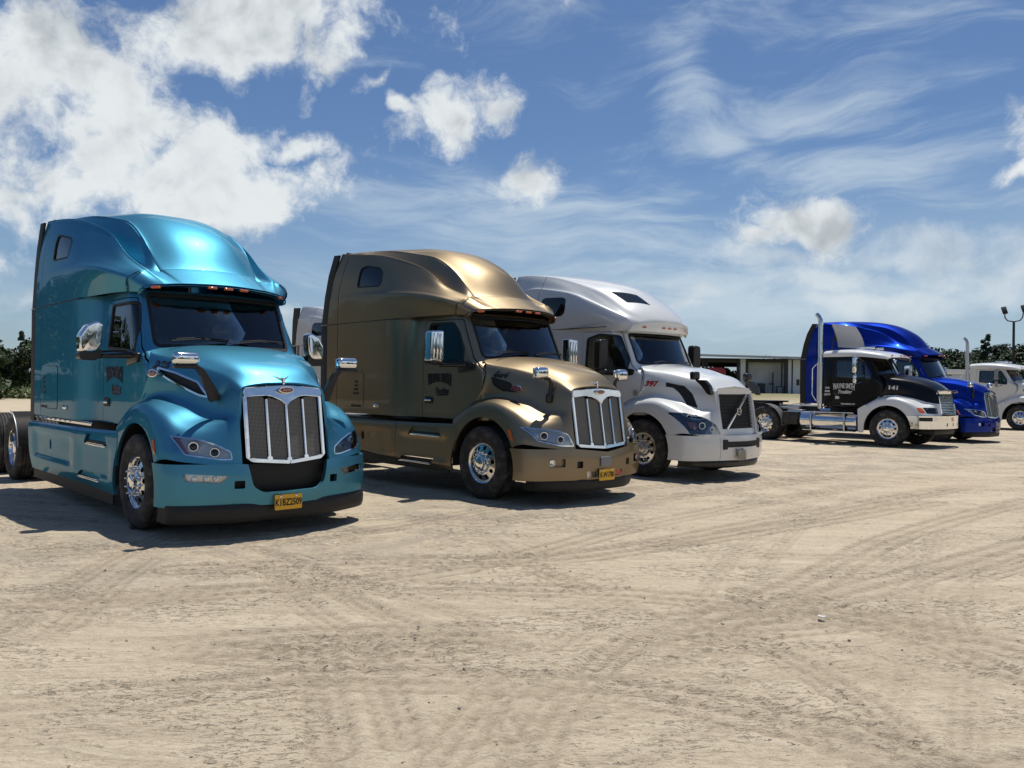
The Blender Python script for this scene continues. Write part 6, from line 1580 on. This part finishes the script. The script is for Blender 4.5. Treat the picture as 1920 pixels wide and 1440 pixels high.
obj('side_wall', boxm(sx(1474), sx(1474) + .2, .1, 1.6, -.6, 4.66), 'shedwall', shed, smooth=False)
for a, b in ((1476, 1482), (1485, 1498), (1501, 1516)): obj('wall_panel', boxm(sx(a), sx(b), -.35, -.2, -.6, 4.70), 'shedwhite', shed, smooth=False)
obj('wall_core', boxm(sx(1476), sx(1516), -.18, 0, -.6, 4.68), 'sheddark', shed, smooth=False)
obj('wall_vent', boxm(sx(1491.5), sx(1497), -.40, -.36, 1.2, 2.0), 'sheddark', shed, smooth=False)
obj('wall_vent', boxm(sx(1506), sx(1508), -.40, -.36, 3.7, 4.1), 'sheddark', shed, smooth=False)
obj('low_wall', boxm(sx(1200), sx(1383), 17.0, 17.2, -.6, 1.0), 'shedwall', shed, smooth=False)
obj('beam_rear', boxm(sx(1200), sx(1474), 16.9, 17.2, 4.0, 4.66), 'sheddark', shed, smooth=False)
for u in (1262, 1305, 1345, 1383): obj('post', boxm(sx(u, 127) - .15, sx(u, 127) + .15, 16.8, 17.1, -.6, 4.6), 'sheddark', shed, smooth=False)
X = sx(1340); o = thing('red_trailer', 'faded red trailer parked inside the open shed', 'trailer', (X, 108.6, .78))
obj('body', slab([(-1.2, 1.0), (-1.2, 3.45), (.75, 3.45), (1.15, 3.0), (1.2, 1.0)], 1, 0, 2.2, .05), 'redpaint', o); obj('chassis', boxm(-1.2, 1.2, .3, 2.0, .6, 1.0), 'sheddark', o)
for x in (-.7, .7): obj('wheel', xform(lathe([(.001, 0), (.5, 0), (.5, .3), (.001, .3)], 20), Matrix.Translation((x, .1, .2))), 'rubber', o)
for (u, z_, w_, h_, nm, lb) in ((1427, 0, .9, 1.35, 'storage_bin', 'dark bin against the shed back wall'), (1466, 0, 1.3, .95, 'crate', 'dark crate by the right post of the shed')):
    b = thing(nm, lb, nm.replace('_', ' '), (sx(u, 111), 111, .78)); obj('body', boxm(-w_ / 2, w_ / 2, -.4, .4, 0, h_, .04), 'steel' if nm == 'crate' else 'sheddark', b); obj('lid', boxm(-w_ / 2 - .04, w_ / 2 + .04, -.44, .44, h_ + .001, h_ + .07, .02), 'sheddark', b)
b = thing('standpipe', 'thin upright pipe standing before the shed back wall', 'pipe', (sx(1449, 110.9), 110.9, .78)); obj('pipe', tube([(0, 0, -.1), (0, 0, 2.9)], .10, 8), 'sheddark', b); obj('valve', boxm(-.5, .12, -.08, .08, 1.25, 1.45, .03), 'sheddark', b)

# ------------------------------------------------------------------ floodlight pole
fx, fy = at_px(1899.5, 62); fz = float(far_rise(np.array(fx), np.array(fy)))
fp = thing('floodlight_pole', 'tall dark pole with two floodlights on a curved yoke', 'light pole', (fx, fy, fz), -R(15))
obj('pole', tube([(0, 0, -.2), (0, 0, 6.55)], [.12, .085], 12), 'trim', fp)
obj('yoke', tube([(-.62, 0, 7.15), (-.60, 0, 6.85), (-.42, 0, 6.62), (0, 0, 6.55), (.42, 0, 6.64), (.60, 0, 6.90), (.64, 0, 7.25)], .045, 8), 'trim', fp)
for s in (-1, 1):
    b = boxm(-.17, .17, -.30, .30, -.09, .09, .04); xform(b, Matrix.Translation((s * .66 + (0 if s < 0 else .02), -.05, 7.42 + (.12 if s > 0 else 0))) @ Matrix.Rotation(R(64), 4, 'X') @ Matrix.Rotation(R(8), 4, 'Z')); h_ = obj('floodlight', b, 'trim', fp)
    b = boxm(-.14, .14, -.26, .26, -.10, -.092, .0); xform(b, Matrix.Translation((s * .66, -.05, 7.42 + (.12 if s > 0 else 0))) @ Matrix.Rotation(R(64), 4, 'X') @ Matrix.Rotation(R(8), 4, 'Z')); obj('lamp_glass', b, 'darkglass', h_)
# parked box trailer behind the white day cab
bt = thing('box_trailer', 'low white trailer with ribbed side between royal blue and white trucks', 'trailer', (sx(1752, 56), 56, 0), R(2))
zt_ = 1.577 + (731 - 692) / 1521.84 * 56
obj('roof_panel', boxm(-4.2, 4.3, 0, 2.4, zt_ - .35, zt_, .04), 'offwhite', bt)
for k in range(4): obj('side_board', boxm(-4.15, 4.25, .02, 2.38, zt_ - .72 - .36 * k, zt_ - .37 - .36 * k, .02), 'grey', bt)
obj('chassis', boxm(-4.0, 4.0, .4, 2.0, .75, zt_ - 1.82), 'trim', bt)
for x in (-3.2, -2.1, 3.0): 
    w = obj('wheel', xform(lathe([(.001, -.1), (.28, -.1), (.3, -.14), (.48, -.14), (.505, -.1), (.505, .1), (.001, .1)], 24), Matrix.Translation((x, .3, .5))), 'rubber', bt)
import time; t0_ = time.time()
GRP = 'tractor units parked in a slanting row'
teal = tractor_579('sleeper_truck', 'metallic teal sleeper truck with spiked wheel nuts, nearest in the row', GRP, TRUCKS['T1'], 'teal')
print('teal', time.time() - t0_)
gold = tractor_579('sleeper_truck', 'metallic gold sleeper truck with yellow plate between teal and white trucks', GRP, TRUCKS['T2'], 'gold')
# lettering on the flanks
for rt, ink, num, nx_, nz_, nsz in ((teal, 'ink_blue', '236', .06, 1.745, .115), (gold, 'ink', '664', .10, 1.715, .112)):
    k = rt is gold
    flank_text('fleet_number', num, nsz, nx_, nz_, ink, rt, bold=.008, shear=.35, stretch=1.25, slope=R(4))
    side_text('door_lettering', 'WAYNE SMITH', .17, -1.16, 1.665, -.992, ink, rt, bold=.004, arch=.55, stretch=.50)
    side_text('door_lettering', 'Trucking', .115, -1.10, 1.475, -.990, ink, rt, bold=.003, shear=.25, stretch=.8)
    side_text('door_lettering', 'BLACKSHEAR GA' if False else 'TRUCKING CO', .035, -1.10, 1.415, -.990, ink, rt, bold=.001)
    for j, s_ in enumerate(('GVW', '80000', 'KYU 397' if False else 'USDOT', 'LB EMPTY')):
        side_text('small_lettering', s_, .050, -3.28 if k else -3.72, 1.60 - .065 * j, -1.1265, ink, rt, bold=.002, stretch=.8)
    side_text('small_lettering', 'NOT FOR HIRE', .045, -3.28 if k else -3.72, 1.20, -1.1265, ink, rt, bold=.001)
    # luggage door outline and latch
    b = tube([(-3.62, -1.126, 1.18), (-3.08, -1.127, 1.18), (-3.04, -1.127, 1.22), (-3.04, -1.127, 1.72), (-3.08, -1.127, 1.76), (-3.62, -1.126, 1.76)], .004, 4); obj('locker_outline', b, 'trim', rt)
    b = boxm(-2.72, -2.58, -1.145, -1.122, 1.19, 1.24, .008); obj('locker_latch', b, 'chrome', rt)
    b = boxm(-3.045, -3.0, -1.150, -1.122, 1.16, 1.25, .01) if False else None
print('gold', time.time() - t0_)
blue = copy_tree(gold, None, {M['gold']: M['blue'], M['plate']: M['plate_grey']})
blue.location = (TRUCKS['T5'][0], TRUCKS['T5'][1], 0); blue.rotation_euler = (0, 0, R(TRUCKS['T5'][2] - 90))
blue['label'] = 'royal blue sleeper truck standing behind the black day cab'
for ch in list(blue.children):
    if ch.name.startswith(('fleet_number', 'door_lettering', 'small_lettering', 'radar')): bpy.data.objects.remove(ch)
white = tractor_white('sleeper_truck', 'white sleeper truck with diagonal bar on its grille and red number', GRP, TRUCKS['T3'], 'white')
print('white', time.time() - t0_)
shaded_white = copy_tree(white, None, {M['white']: M['grey']})  # a white truck standing in shade; the shade is put into greyer paint
shaded_white.location = (TRUCKS['T0'][0], TRUCKS['T0'][1], 0); shaded_white.rotation_euler = (0, 0, R(TRUCKS['T0'][2] - 90))
shaded_white['label'] = 'white sleeper truck in shade, painted pale grey, mostly hidden behind the gold truck'; shaded_white['group'] = GRP
for ch in list(shaded_white.children):
    if ch.name.startswith('fleet_number'): bpy.data.objects.remove(ch)
blackt = tractor_daycab('day_cab_truck', 'black and white day cab truck with chrome stack and grey roof deflector', GRP, TRUCKS['T4'], 'black', 'white')
side_text('door_lettering', 'WAYNE SMITH', .19, -1.28, 1.66, -.996, 'ink_white', blackt, bold=.005, arch=.5, stretch=.50)
side_text('door_lettering', 'Trucking', .14, -1.26, 1.49, -.994, 'ink_white', blackt, bold=.005, shear=.25, stretch=.8)
for j, s_ in enumerate(('GVW', '80000', 'USDOT')): side_text('small_lettering', s_, .075, -1.77, 1.60 - .095 * j, -.996, 'ink_white', blackt, bold=.003, stretch=.8)
side_text('small_lettering', '18', .09, -1.48, 1.325, -.996, 'ink_white', blackt, bold=.012, stretch=1.3)
side_text('small_lettering', 'TRUCKING CO', .055, -1.16, 1.145, -.994, 'ink_white', blackt, bold=.003, stretch=1.1)
print('black', time.time() - t0_)
wday = tractor_daycab('day_cab_truck', 'cream white day cab truck cut by the right edge of the picture', GRP, TRUCKS['T6'], 'offwhite', 'offwhite', deflector=False, number='035')
print('all', time.time() - t0_, len(bpy.data.objects))
